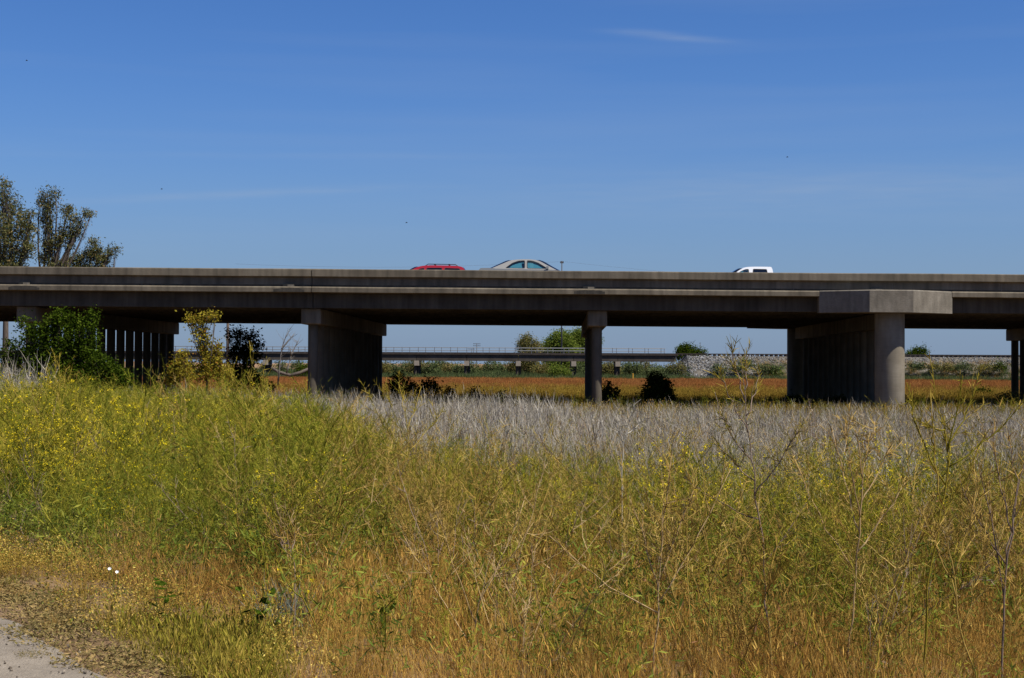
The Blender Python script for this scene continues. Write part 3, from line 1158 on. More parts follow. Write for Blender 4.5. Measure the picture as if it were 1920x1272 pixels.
# big gum trees at the left, beyond the bridge
make_tree('gum_tree', 'tall olive gum tree cut by the left edge, above the bridge', 'tree', (at(10, 700, 118).x, 118, BK),
          clumps_px(118, [(8, 368, 16, 28), (22, 400, 24, 30, 1), (0, 430, 26, 34, -1), (42, 415, 15, 30), (56, 430, 14, 26, 1), (20, 455, 26, 34), (0, 490, 30, 30), (48, 470, 18, 24), (60, 405, 7, 12),
                          (-40, 400, 40, 50), (-60, 460, 50, 50), (30, 500, 22, 22), (5, 345, 8, 10), (-30, 520, 60, 40)]),
          0.24, (M['bark'], M['gum_leaf']), 11, trunk_r=0.26, fork=0.42, dens=0.46, sub_r=0.27, per=30, aspect=0.32, droop=0.7, twigs=5, group='gum trees beyond the bridge')
make_tree('gum_tree', 'olive gum tree with spreading limbs, right of the leftmost tree above the bridge', 'tree', (at(72, 700, 122).x, 122, BK),
          clumps_px(122, [(88, 365, 13, 14), (90, 388, 17, 18), (88, 412, 14, 18), (94, 432, 9, 16), (128, 394, 14, 13), (132, 412, 15, 14), (150, 427, 16, 10), (158, 400, 9, 9), (172, 402, 7, 6),
                          (120, 436, 20, 14), (95, 458, 18, 16), (112, 452, 16, 14), (84, 485, 16, 15), (140, 440, 14, 10), (74, 378, 6, 8), (105, 367, 6, 7), (130, 462, 10, 6), (105, 500, 26, 14)]),
          0.22, (M['bark'], M['gum_leaf']), 12, trunk_r=0.22, fork=0.46, dens=0.46, sub_r=0.24, per=30, aspect=0.32, droop=0.7, twigs=5, group='gum trees beyond the bridge')
make_tree('gum_tree', 'lower olive tree with bare twigs, rightmost of the trees above the bridge', 'tree', (at(160, 700, 126).x, 126, BK),
          clumps_px(126, [(165, 480, 22, 13), (140, 490, 22, 12), (180, 470, 14, 9), (190, 492, 14, 11), (175, 455, 9, 8), (205, 474, 9, 6), (216, 467, 7, 4), (150, 512, 40, 18), (185, 515, 26, 18), (198, 485, 10, 8)]),
          0.22, (M['bark'], M['gum_leaf']), 13, trunk_r=0.17, fork=0.42, dens=0.75, sub_r=0.24, per=30, aspect=0.32, droop=0.5, twigs=5, group='gum trees beyond the bridge')

# dense green bush in front of the first bent
make_tree('green_bush', 'large dark green bush beside the leftmost bridge column', 'bush', (at(110, 700, 58).x, 58, -0.4),
          clumps_px(58, [(112, 606, 30, 24), (150, 622, 30, 30), (75, 628, 36, 28), (172, 600, 11, 17), (120, 660, 46, 36), (60, 672, 32, 34), (165, 655, 24, 30), (96, 700, 52, 26), (20, 665, 18, 26), (42, 607, 8, 10),
                         (150, 700, 36, 28), (116, 588, 12, 9), (24, 700, 24, 30)]),
          0.11, (M['bark'], M['dark_leaf']), 21, trunk_r=0.09, fork=0.15, dens=0.85, sub_r=0.15, per=26, aspect=0.5, droop=0.0, stems=4)
make_tree('green_bush', 'low dark green bush to the right of the large green bush', 'bush', (at(205, 712, 57).x, 57, -0.4),
          clumps_px(57, [(195, 690, 26, 20), (222, 706, 20, 18), (180, 672, 14, 12), (172, 708, 26, 18), (212, 722, 30, 16), (236, 716, 10, 12)]),
          0.10, (M['bark'], M['dark_leaf']), 22, trunk_r=0.05, fork=0.15, dens=0.9, sub_r=0.14, per=24, aspect=0.5, stems=3)
# slim yellow-green tree in the sun by the bridge
make_tree('young_tree', 'slim yellow green young tree in front of the bridge soffit', 'tree', (at(388, 716, 66).x, 66, -0.4),
          clumps_px(66, [(375, 601, 15, 8), (388, 592, 13, 6), (402, 594, 6, 9), (355, 597, 8, 4), (372, 618, 13, 12), (384, 632, 10, 12), (398, 650, 10, 13), (376, 648, 7, 12), (402, 672, 14, 12), (388, 680, 18, 12), (412, 645, 5, 8),
                         (405, 700, 24, 16), (422, 700, 16, 16), (362, 610, 6, 5), (384, 660, 8, 8), (372, 700, 18, 14), (394, 690, 16, 12), (356, 690, 10, 10), (410, 682, 10, 8)]),
          0.12, (M['bark'], M['yellow_leaf']), 23, trunk_r=0.05, fork=0.40, dens=0.75, sub_r=0.15, per=20, aspect=0.5, droop=0.7)
make_tree('yellow_bush', 'yellow green bush at the foot of the slim young tree, left side', 'bush', (at(340, 712, 64).x, 64, -0.4),
          clumps_px(64, [(338, 678, 16, 14), (345, 665, 10, 8), (330, 695, 18, 16), (350, 700, 14, 14), (322, 712, 12, 14)]),
          0.11, (M['bark'], M['yellow_leaf']), 24, trunk_r=0.035, fork=0.2, dens=0.9, sub_r=0.12, per=18, aspect=0.5, droop=0.5, stems=3)
# shrubs in the shade below the deck
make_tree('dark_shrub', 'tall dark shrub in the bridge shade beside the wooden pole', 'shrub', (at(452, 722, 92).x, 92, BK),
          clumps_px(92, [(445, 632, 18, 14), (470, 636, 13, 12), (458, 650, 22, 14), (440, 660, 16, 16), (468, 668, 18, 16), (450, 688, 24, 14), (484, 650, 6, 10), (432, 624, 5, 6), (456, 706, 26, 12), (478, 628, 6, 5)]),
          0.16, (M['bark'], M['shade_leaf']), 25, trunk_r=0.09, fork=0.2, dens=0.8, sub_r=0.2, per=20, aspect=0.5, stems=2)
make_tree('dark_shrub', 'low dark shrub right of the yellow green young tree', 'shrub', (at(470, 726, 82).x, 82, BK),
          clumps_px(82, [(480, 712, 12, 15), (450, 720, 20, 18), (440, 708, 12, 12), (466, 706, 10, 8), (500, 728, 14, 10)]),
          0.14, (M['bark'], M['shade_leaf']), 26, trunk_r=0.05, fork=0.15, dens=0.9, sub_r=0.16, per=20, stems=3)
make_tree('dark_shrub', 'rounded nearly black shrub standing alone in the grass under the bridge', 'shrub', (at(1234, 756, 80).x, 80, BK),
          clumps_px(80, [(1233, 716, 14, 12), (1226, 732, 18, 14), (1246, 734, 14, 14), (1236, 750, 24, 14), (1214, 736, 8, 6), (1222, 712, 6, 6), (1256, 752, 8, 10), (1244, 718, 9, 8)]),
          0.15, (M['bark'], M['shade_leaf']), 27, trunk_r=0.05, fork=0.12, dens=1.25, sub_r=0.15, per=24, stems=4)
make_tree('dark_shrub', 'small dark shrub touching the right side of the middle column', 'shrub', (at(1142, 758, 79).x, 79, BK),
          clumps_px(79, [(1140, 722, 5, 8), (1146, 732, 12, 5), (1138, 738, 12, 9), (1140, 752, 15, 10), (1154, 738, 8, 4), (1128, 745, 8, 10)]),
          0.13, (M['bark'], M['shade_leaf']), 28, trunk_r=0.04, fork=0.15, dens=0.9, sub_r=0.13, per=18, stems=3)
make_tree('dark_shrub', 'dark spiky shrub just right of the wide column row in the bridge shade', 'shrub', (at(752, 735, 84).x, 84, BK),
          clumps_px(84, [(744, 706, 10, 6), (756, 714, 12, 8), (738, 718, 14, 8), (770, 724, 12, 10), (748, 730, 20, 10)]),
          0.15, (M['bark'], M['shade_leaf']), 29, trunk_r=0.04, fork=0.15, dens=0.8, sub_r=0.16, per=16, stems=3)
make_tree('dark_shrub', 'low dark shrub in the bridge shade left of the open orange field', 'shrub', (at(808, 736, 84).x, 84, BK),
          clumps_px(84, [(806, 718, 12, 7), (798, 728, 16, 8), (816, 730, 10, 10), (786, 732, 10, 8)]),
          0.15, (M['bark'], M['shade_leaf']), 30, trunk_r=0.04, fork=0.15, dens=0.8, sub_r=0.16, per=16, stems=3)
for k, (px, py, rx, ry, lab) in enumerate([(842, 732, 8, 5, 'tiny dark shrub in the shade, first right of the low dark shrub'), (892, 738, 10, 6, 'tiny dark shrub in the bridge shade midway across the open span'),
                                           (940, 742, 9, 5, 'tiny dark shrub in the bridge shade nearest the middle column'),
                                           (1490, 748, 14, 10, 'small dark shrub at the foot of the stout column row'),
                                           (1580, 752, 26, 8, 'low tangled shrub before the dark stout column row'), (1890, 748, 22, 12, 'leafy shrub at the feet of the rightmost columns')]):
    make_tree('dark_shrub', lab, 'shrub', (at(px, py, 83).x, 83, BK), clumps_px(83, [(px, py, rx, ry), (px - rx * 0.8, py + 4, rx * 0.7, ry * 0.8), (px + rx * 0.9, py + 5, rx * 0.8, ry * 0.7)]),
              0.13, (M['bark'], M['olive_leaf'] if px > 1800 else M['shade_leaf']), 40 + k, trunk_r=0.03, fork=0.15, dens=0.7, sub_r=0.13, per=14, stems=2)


# bare young trees and a fallen trunk in the gap at the left
def bare_tree(name, label, base_px, d, limbs, r0, seed, mat):
    rng = np.random.default_rng(seed)
    b = at(*base_px, d)
    root = tag(empty(name, b), label, 'bare tree')
    mb = MB()
    for limb in limbs:
        pts = [at(px, py, d + o) for px, py, o in limb]
        n = len(pts)
        mb.tube(pts, [r0 * (1 - 0.85 * i / (n - 1)) + 0.006 for i in range(n)], 6)
        for i in range(1, n):
            for q in range(4):
                p = pts[i - 1].lerp(pts[i], rng.uniform(0, 1))
                L = rng.uniform(0.35, 1.0)
                dirn = Vector((rng.normal() * 0.6 + 0.3, rng.normal() * 0.5, rng.uniform(0.2, 1.0))).normalized()
                mb.tube([p, p + dirn * L * 0.5, p + dirn * L + Vector((0.1, 0, 0.12)) * L], [r0 * 0.25 + 0.006, 0.008, 0.004], 4, False)
    mb.build('branches', mat, root, True)


M['grey_wood'] = noisy('dead_wood', [(0.3, (0.10, 0.09, 0.08)), (0.7, (0.20, 0.18, 0.155))], scale=5, rough=0.95)
bare_tree('bare_sapling', 'leafless sapling with upswept twigs left of the wide column row', (521, 722), 110, [[(521, 722, 0), (524, 690, 0), (528, 655, 0), (534, 636, 0.3), (543, 618, 0.3)], [(528, 655, 0), (540, 640, 0.5), (552, 626, 0.4)]], 0.055, 61, M['grey_wood'])
bare_tree('bare_sapling', 'leafless leaning sapling closest to the wide column row', (537, 720), 108, [[(537, 700, 0), (540, 690, 0), (547, 664, 0.2), (556, 645, 0.4), (560, 640, 0.4)], [(547, 668, 0), (543, 652, -0.3)]], 0.05, 62, M['grey_wood'])
lg = tag(empty('fallen_trunk', at(545, 704, 150)), 'dark fallen trunk lying in a shallow V beyond the bridge', 'log')
mb = MB()
mb.tube([at(508, 690, 150), at(525, 699, 150), at(545, 704, 150)], [0.14, 0.17, 0.16], 8)
mb.tube([at(545, 704, 150), at(563, 699, 150.6), at(582, 690, 151)], [0.17, 0.16, 0.12], 8)
mb.build('trunk', M['bark'], lg, True)

# ---- trees and bushes beyond the railway
FAR = [
    ('bush', 'olive brown open tree beyond the railway, left of the bright green trees', 330, [(992, 648, 18, 16), (978, 650, 8, 16), (1006, 654, 10, 14), (990, 672, 24, 20), (970, 690, 22, 14), (1000, 692, 22, 14), (988, 636, 6, 8)], 'olive_leaf', 0.34, 0.7),
    ('tree', 'bright green rounded tree beyond the railway, left half of the tall pair', 340, [(1052, 640, 24, 22), (1030, 655, 18, 20), (1066, 660, 20, 22), (1046, 680, 32, 20)], 'bright_leaf', 0.36, 1.1),
    ('tree', 'bright green tree beyond the railway cut by the middle column', 345, [(1088, 632, 18, 16), (1078, 648, 20, 20), (1100, 655, 22, 24), (1090, 680, 30, 22), (1112, 640, 14, 18)], 'bright_leaf', 0.36, 1.1),
    ('bush', 'dark green bush behind the railway right of the handrail end', 310, [(1288, 656, 14, 10), (1276, 660, 10, 8), (1302, 660, 12, 7), (1316, 664, 6, 6), (1292, 668, 24, 8)], 'dark_leaf', 0.34, 1.1),
    ('bush', 'small green bush behind the rails near the rightmost columns', 310, [(1712, 663, 9, 6), (1720, 660, 6, 7), (1732, 661, 5, 8), (1704, 667, 8, 5), (1726, 668, 12, 5)], 'dark_leaf', 0.32, 1.1),
    ('bush', 'fresh green bush before the railway bridge piles', 276, [(1040, 696, 10, 10), (1058, 700, 10, 9), (1048, 704, 14, 8)], 'bright_leaf', 0.28, 1.0),
    ('bush', 'green bush in the gap beside the wide column row', 260, [(574, 692, 12, 9), (564, 698, 10, 7)], 'dark_leaf', 0.28, 1.0),
]
for k, (cat, lab, d, cl, mat, leaf, dens) in enumerate(FAR):
    b = at(cl[0][0], 705, d)
    make_tree('wild_bush' if cat == 'bush' else 'leafy_tree', lab, cat, (b.x, d, BK), clumps_px(d, cl), leaf, (M['bark'], M[mat]), 80 + k, trunk_r=0.16, fork=0.2, dens=dens * 1.9, sub_r=0.5, per=26, twigs=1)

rng0 = np.random.default_rng(5)
SCRUB = [(735, 690, 16, 9), (762, 688, 12, 10), (782, 684, 12, 12), (803, 690, 16, 12), (824, 685, 13, 14), (846, 690, 15, 9), (862, 692, 10, 8), (884, 690, 12, 8), (905, 694, 14, 10), (925, 688, 16, 12), (948, 692, 14, 12),
         (1120, 690, 16, 12), (1142, 688, 16, 12), (1168, 690, 16, 12), (1188, 688, 16, 10), (1208, 690, 14, 12), (1228, 694, 14, 9), (1250, 696, 12, 8), (352, 690, 14, 10), (500, 688, 10, 7), (528, 684, 8, 5), (556, 684, 8, 5),
         (716, 688, 12, 10), (1088, 694, 14, 12), (1016, 694, 14, 12)]
SCRUB.sort()
ORD = ['first', 'second', 'third', 'fourth', 'fifth', 'sixth', 'seventh', 'eighth', 'ninth', 'tenth', 'eleventh', 'twelfth', 'thirteenth', 'fourteenth', 'fifteenth', 'sixteenth', 'seventeenth']
seen = {}
for k, (px, py, rx, ry) in enumerate(SCRUB):
    d = 300 + 55 * rng0.uniform()
    mat = ['dull_leaf', 'olive_leaf', 'dull_leaf'][k % 3]
    tone = 'olive brown' if mat == 'olive_leaf' else 'grey green'
    seen[tone] = seen.get(tone, -1) + 1
    make_tree('scrub_bush', tone + ' scrub bush beyond the railway bridge, ' + ORD[seen[tone]] + ' such bush from the left', 'bush', (at(px, 705, d).x, d, BK),
              clumps_px(d, [(px, py, rx, ry), (px - rx * 0.7, py + ry * 0.6, rx * 0.8, ry * 0.8), (px + rx * 0.6, py + ry * 0.7, rx * 0.8, ry * 0.7)]),
              0.34, (M['bark'], M[mat]), 120 + k, trunk_r=0.1, fork=0.15, dens=1.3, sub_r=0.5, per=20, twigs=1, group='scrub bushes beyond the railway bridge')
# scrub on the face of the embankment
for k, (px, py, rx, ry, mat, lab) in enumerate([(1268, 690, 14, 12, 'olive_leaf', 'yellowish bush at the left end of the white rocks'), (1254, 697, 22, 8, 'dull_leaf', 'low grey green bush below the railway abutment'),
                                                (1348, 692, 14, 9, 'dull_leaf', 'dark bush amid the white rocks, left one'), (1380, 690, 12, 8, 'dull_leaf', 'bush amid the white rocks, middle one'),
                                                (1400, 682, 12, 9, 'dull_leaf', 'bush high on the white rocks, right one'), (1440, 690, 22, 8, 'dull_leaf', 'greyish scrub on the bank just left of the stout column row'),
                                                (1455, 697, 10, 6, 'bright_leaf', 'small yellow green bush at the foot of the bank'),
                                                (1720, 685, 18, 6, 'dull_leaf', 'scrub on the stony bank, first right of the stout column'), (1765, 687, 20, 8, 'olive_leaf', 'olive scrub on the stony bank, second right of the stout column'),
                                                (1808, 688, 16, 8, 'dull_leaf', 'scrub on the stony bank, third right of the stout column'), (1848, 690, 16, 7, 'olive_leaf', 'olive scrub on the stony bank, fourth right of the stout column'),
                                                (1874, 686, 10, 8, 'dark_leaf', 'dark scrub on the stony bank beside the rightmost columns'),
                                                (1835, 738, 24, 7, 'shade_leaf', 'dark rush clump in the red grass left of the rightmost columns')]):
    d = 281 if px != 1835 else 118
    make_tree('bank_scrub', lab, 'bush', (at(px, py + ry, d).x, d, at(px, py + ry, d).z - 0.1), clumps_px(d, [(px, py, rx, ry), (px - rx * 0.7, py + 2, rx * 0.7, ry * 0.7), (px + rx * 0.7, py + 2, rx * 0.7, ry * 0.7)], 0.6),
              0.3 if d > 200 else 0.2, (M['bark'], M[mat]), 160 + k, trunk_r=0.06, fork=0.15, dens=0.9, sub_r=0.4 if d > 200 else 0.2, per=16, twigs=1)
# ------------------------------------------------------------------ weeds: small plant meshes scattered over the ground
M['mustard'] = foliage('mustard_stem', [(0.10, (0.079, 0.103, 0.011)), (0.35, (0.165, 0.175, 0.018)), (0.6, (0.287, 0.253, 0.030)), (0.85, (0.446, 0.351, 0.065))], 0.2, patch=(0.35, (0.78, 0.85, 0.8), (1.12, 1.05, 1.0)), inst=0.45)
M['mustard_dry'] = foliage('dry_mustard_stem', [(0.1, (0.202, 0.124, 0.032)), (0.4, (0.322, 0.213, 0.054)), (0.7, (0.423, 0.297, 0.086)), (0.95, (0.524, 0.386, 0.144))], 0.15, patch=(0.4, (0.8, 0.8, 0.75), (1.1, 1.05, 1.0)), inst=0.45)
M['weed_leaf'] = foliage('weed_leaf', [(0.1, (0.066, 0.102, 0.019)), (0.5, (0.138, 0.174, 0.030)), (0.9, (0.276, 0.276, 0.053))], 0.3, patch=(0.5, (0.75, 0.9, 0.9), (1.15, 1.05, 0.9)), inst=0.4)
M['flower'] = foliage('yellow_flower', [(0.1, (0.62, 0.46, 0.012)), (0.9, (0.75, 0.60, 0.03))], 0.3, inst=0.3)
M['dead_grey'] = foliage('dead_grey_stalk', [(0.1, (0.173, 0.150, 0.115)), (0.5, (0.337, 0.304, 0.244)), (0.9, (0.551, 0.509, 0.421))], 0.08, patch=(0.25, (0.8, 0.78, 0.74), (1.08, 1.08, 1.1)), inst=0.5)
M['straw'] = foliage('straw_blade', [(0.1, (0.308, 0.159, 0.038)), (0.4, (0.434, 0.247, 0.061)), (0.7, (0.526, 0.342, 0.091)), (0.95, (0.594, 0.448, 0.137))], 0.2, patch=(0.6, (0.82, 0.78, 0.72), (1.08, 1.05, 1.0)), inst=0.4)
M['grass'] = foliage('green_grass_blade', [(0.1, (0.152, 0.156, 0.017)), (0.5, (0.289, 0.244, 0.035)), (0.9, (0.500, 0.362, 0.079))], 0.3, inst=0.4)
M['mound'] = foliage('tan_mound_sprig', [(0.1, (0.180, 0.114, 0.025)), (0.4, (0.324, 0.216, 0.047)), (0.75, (0.444, 0.318, 0.076)), (0.95, (0.600, 0.480, 0.145))], 0.2, patch=(1.2, (0.75, 0.7, 0.6), (1.1, 1.08, 0.95)), inst=0.4)
M['mat_weed'] = foliage('mat_weed', [(0.1, (0.108, 0.096, 0.031)), (0.5, (0.216, 0.164, 0.062)), (0.9, (0.370, 0.246, 0.103))], 0.15, inst=0.4)
M['red_grass'] = foliage('red_field_grass', [(0.1, (0.187, 0.068, 0.021)), (0.5, (0.296, 0.123, 0.039)), (0.9, (0.394, 0.200, 0.069))], 0.2, patch=(0.06, (0.85, 0.8, 0.8), (1.1, 1.1, 1.0)), inst=0.5)
M['ochre_grass'] = foliage('ochre_field_grass', [(0.1, (0.165, 0.126, 0.020)), (0.5, (0.275, 0.184, 0.034)), (0.9, (0.407, 0.268, 0.064))], 0.2, patch=(0.08, (0.85, 0.85, 0.8), (1.1, 1.1, 1.0)), inst=0.5)
M['stalk_grey'] = foliage('grey_violet_stalk', [(0.1, (0.14, 0.10, 0.075)), (0.9, (0.26, 0.195, 0.15))], 0.0, inst=0.3)
M['pod_green'] = foliage('mustard_pod', [(0.1, (0.132, 0.121, 0.013)), (0.5, (0.231, 0.182, 0.022)), (0.9, (0.418, 0.297, 0.060))], 0.15, inst=0.2)
M['brown_leaf'] = foliage('curled_brown_leaf', [(0.1, (0.13, 0.055, 0.025)), (0.9, (0.30, 0.16, 0.08))], 0.15, inst=0.3)
M['tan_stem'] = foliage('tan_stem', [(0.1, (0.26, 0.17, 0.075)), (0.9, (0.46, 0.33, 0.17))], 0.0, inst=0.2)
M['white_petal'] = plain('white_petal', (0.85, 0.84, 0.80), 0.7)


def rv(rng, s=1.0):
    return Vector((rng.gauss(0, s), rng.gauss(0, s), rng.gauss(0, s)))


def sprout(mb, rng, p, d, L, r, n, curl=0.25, wob=0.12, flat=False):
    """a stem that wanders and turns up towards the light; returns its points"""
    pts = [p.copy()]
    d = d.normalized()
    for i in range(n):
        d = (d + Vector((rng.gauss(0, wob), rng.gauss(0, wob), curl / n + rng.gauss(0, wob * 0.6)))).normalized()
        pts.append(pts[-1] + d * (L / n))
    if flat:
        side = d.cross(rv(rng)).normalized()
        mb.ribbon(pts, r * 2.2, side)
    else:
        mb.tube(pts, [r * (1 - 0.7 * i / n) for i in range(n + 1)], 3, False)
    return pts


def pods(mb, rng, pts, count, L, w):
    for k in range(count):
        i = rng.randrange(1, len(pts))
        p = pts[i - 1].lerp(pts[i], rng.random())
        a = (pts[i] - pts[i - 1]).normalized()
        d = (a * 0.7 + rv(rng, 0.55) + Vector((0, 0, 0.25))).normalized()
        q = p + d * L * rng.uniform(0.5, 1.3)
        s = d.cross(rv(rng)).normalized() * (w * 0.5)
        mb.face([p - s, p + s, q + s * 0.4, q - s * 0.4])


def blob_flowers(mb, rng, p, count, spread, size):
    for k in range(count):
        c = p + rv(rng, spread)
        a = rv(rng).normalized()
        b = a.cross(rv(rng)).normalized()
        mb.face([c - a * size, c + b * size * 0.8, c + a * size, c - b * size * 0.8])


def mustard_plant(seed, H=1.15, nb=12, fat=1.0, low=0.16, flowers=0, leafy=40, spread=1.0, tip_pods=16):
    """wild mustard: one stem, ascending wiry branches set with thin pods; mats 0 stem, 1 leaf, 2 flower"""
    rng = random.Random(seed)
    mb = MB()
    main = sprout(mb, rng, Vector((0, 0, -0.04)), Vector((rng.gauss(0, 0.13), rng.gauss(0, 0.13), 1)), H, 0.0055 * fat, 6, 0.1, 0.07)
    for k in range(nb):
        t = low + (0.97 - low) * (k + rng.random()) / nb
        i = min(5, int(t * 6))
        p = main[i].lerp(main[i + 1], t * 6 - i)
        az = k * 2.4 + rng.gauss(0, 0.4)
        el = rng.uniform(0.45, 1.0)
        L = H * spread * rng.uniform(0.35, 0.62) * (1.15 - 0.6 * t)
        br = sprout(mb, rng, p, Vector((math.cos(az) * math.cos(el), math.sin(az) * math.cos(el), math.sin(el))), L, 0.0033 * fat, 5, rng.uniform(-0.1, 0.9), 0.19)
        pods(mb, rng, br, tip_pods, 0.05, 0.0042 * fat)
        for q in range(3):
            j = rng.randrange(1, 5)
            tw = sprout(mb, rng, br[j], (br[j + 1] - br[j]).normalized() + rv(rng, 0.55), L * rng.uniform(0.3, 0.6), 0.0022 * fat, 4, 0.4, 0.22, flat=True)
            pods(mb, rng, tw, tip_pods // 2, 0.045, 0.004 * fat)
            if flowers and t > 0.4 and rng.random() < flowers:
                mb.mi = 2
                blob_flowers(mb, rng, tw[-1], 7, 0.012, 0.0075)
                mb.mi = 0
    mb.mi = 1
    for k in range(leafy):
        z = H * rng.uniform(0.02, 0.75)
        r = 0.30 * spread * math.sqrt(rng.random())
        a = rng.random() * 6.283
        c = Vector((r * math.cos(a), r * math.sin(a), z))
        d = (rv(rng) + Vector((0, 0, 0.3))).normalized()
        s = d.cross(rv(rng)).normalized()
        L, w = rng.uniform(0.015, 0.04), rng.uniform(0.003, 0.007) * (0.6 + 0.4 * fat)
        mb.face([c - d * L, c + s * w, c + d * L, c - s * w])
    mb.mi = 0
    return mb


def arching(seed, n=5, H=1.1):
    """long wiry stems that lean over and bow, with a few stubby side shoots"""
    rng = random.Random(seed)
    mb = MB()
    for k in range(n):
        a, lean = rng.random() * 6.283, rng.uniform(0.25, 0.95)
        d = Vector((math.cos(a) * lean, math.sin(a) * lean, 1)).normalized()
        L = H * rng.uniform(0.6, 1.2)
        st = sprout(mb, rng, Vector((rng.gauss(0, 0.08), rng.gauss(0, 0.08), -0.02)), d, L, 0.0042, 9, rng.uniform(-1.1, 0.5), 0.07)
        for q in range(rng.randrange(2, 6)):
            j = rng.randrange(3, 9)
            tw = sprout(mb, rng, st[j], (st[j + 1] - st[j]).normalized() + rv(rng, 0.45), L * rng.uniform(0.12, 0.35), 0.0024, 4, 0.5, 0.16)
            pods(mb, rng, tw, 8, 0.05, 0.0042)
    return mb


def tuft(seed, n, H, rad, w, lean=0.35, heads=False, curve=0.5):
    """grass: a spray of tapering blades"""
    rng = random.Random(seed)
    mb = MB()
    for k in range(n):
        r, a = rad * math.sqrt(rng.random()), rng.random() * 6.283
        p = Vector((r * math.cos(a), r * math.sin(a), -0.02))
        d = Vector((rng.gauss(0, lean), rng.gauss(0, lean), 1)).normalized()
        h = H * rng.uniform(0.5, 1.15)
        bend = Vector((rng.gauss(0, 1), rng.gauss(0, 1), -0.3)) * h * 0.16 * curve
        pts = [p, p + d * h * 0.5 + bend * 0.25, p + d * h + bend]
        side = d.cross(rv(rng)).normalized()
        mb.ribbon(pts, w * rng.uniform(0.7, 1.3), side)
        if heads and rng.random() < float(heads) * 0.6:
            e, dd = pts[-1], (pts[-1] - pts[-2]).normalized()
            for q in range(2):
                s = dd.cross(rv(rng)).normalized() * w * 1.1
                mb.face([e - dd * 0.01, e + dd * 0.015 + s, e + dd * 0.045, e + dd * 0.015 - s])
    return mb


def dead_stalks(seed, n=10, H=1.0, fat=1.0, rad=0.25):
    """bleached upright stalks of last year with short broken branches"""
    rng = random.Random(seed)
    mb = MB()
    for k in range(n):
        r, a = rad * math.sqrt(rng.random()), rng.random() * 6.283
        h = H * rng.uniform(0.5, 1.15)
        st = sprout(mb, rng, Vector((r * math.cos(a), r * math.sin(a), -0.03)), Vector((rng.gauss(0, 0.16), rng.gauss(0, 0.16), 1)), h, 0.0045 * fat, 4, 0.1, 0.09)
        for q in range(rng.randrange(3, 8)):
            j = rng.randrange(1, 5)
            d = (Vector((0, 0, 0.9)) + rv(rng, 0.55)).normalized()
            sprout(mb, rng, st[j - 1].lerp(st[j], rng.random()), d, h * rng.uniform(0.12, 0.32), 0.0026 * fat, 2, 0.25, 0.12, flat=True)
    return mb


def mound(seed, n=640, rad=0.33, H=0.34, size=0.0085):
    """low airy cushion of wiry sprigs tipped with pale dots; mats 0 sprig, 1 green"""
    rng = random.Random(seed)
    mb = MB()
    for k in range(60):
        a, r = rng.random() * 6.283, rad * math.sqrt(rng.random())
        top = Vector((r * math.cos(a), r * math.sin(a), H * (1 - 0.75 * (r / rad) ** 2) * rng.uniform(0.7, 1.1)))
        mb.ribbon([Vector((r * 0.4 * math.cos(a), r * 0.4 * math.sin(a), 0)), top * 0.6, top], 0.004, rv(rng).normalized())
    for k in range(n):
        a, r = rng.random() * 6.283, rad * math.sqrt(rng.random())
        z = H * (1 - 0.8 * (r / rad) ** 2) * rng.uniform(0.45, 1.08)
        c = Vector((r * math.cos(a), r * math.sin(a), z))
        d = rv(rng).normalized()
        s = d.cross(rv(rng)).normalized()
        L = size * rng.uniform(0.6, 1.5)
        mb.mi = 1 if rng.random() < 0.18 else 0
        mb.face([c - d * L, c + s * L * 0.45, c + d * L, c - s * L * 0.45])
    mb.mi = 0
    return mb


def mat_plant(seed, n=420, rad=0.22):
    rng = random.Random(seed)
    mb = MB()
    for k in range(n):
        a, r = rng.random() * 6.283, rad * math.sqrt(rng.random())
        c = Vector((r * math.cos(a), r * math.sin(a), rng.uniform(0.0, 0.045)))
        d = (rv(rng) * Vector((1, 1, 0.45))).normalized()
        s = d.cross(rv(rng)).normalized()
        L = rng.uniform(0.005, 0.017)
        mb.face([c - d * L, c + s * L * 0.3, c + d * L, c - s * L * 0.3])
    return mb


def proto(mb, mats, name):
    me = mb.mesh(name, mats)
    return bpy.data.objects.new(name, me)          # a pattern for the scatter below; never linked into the scene itself


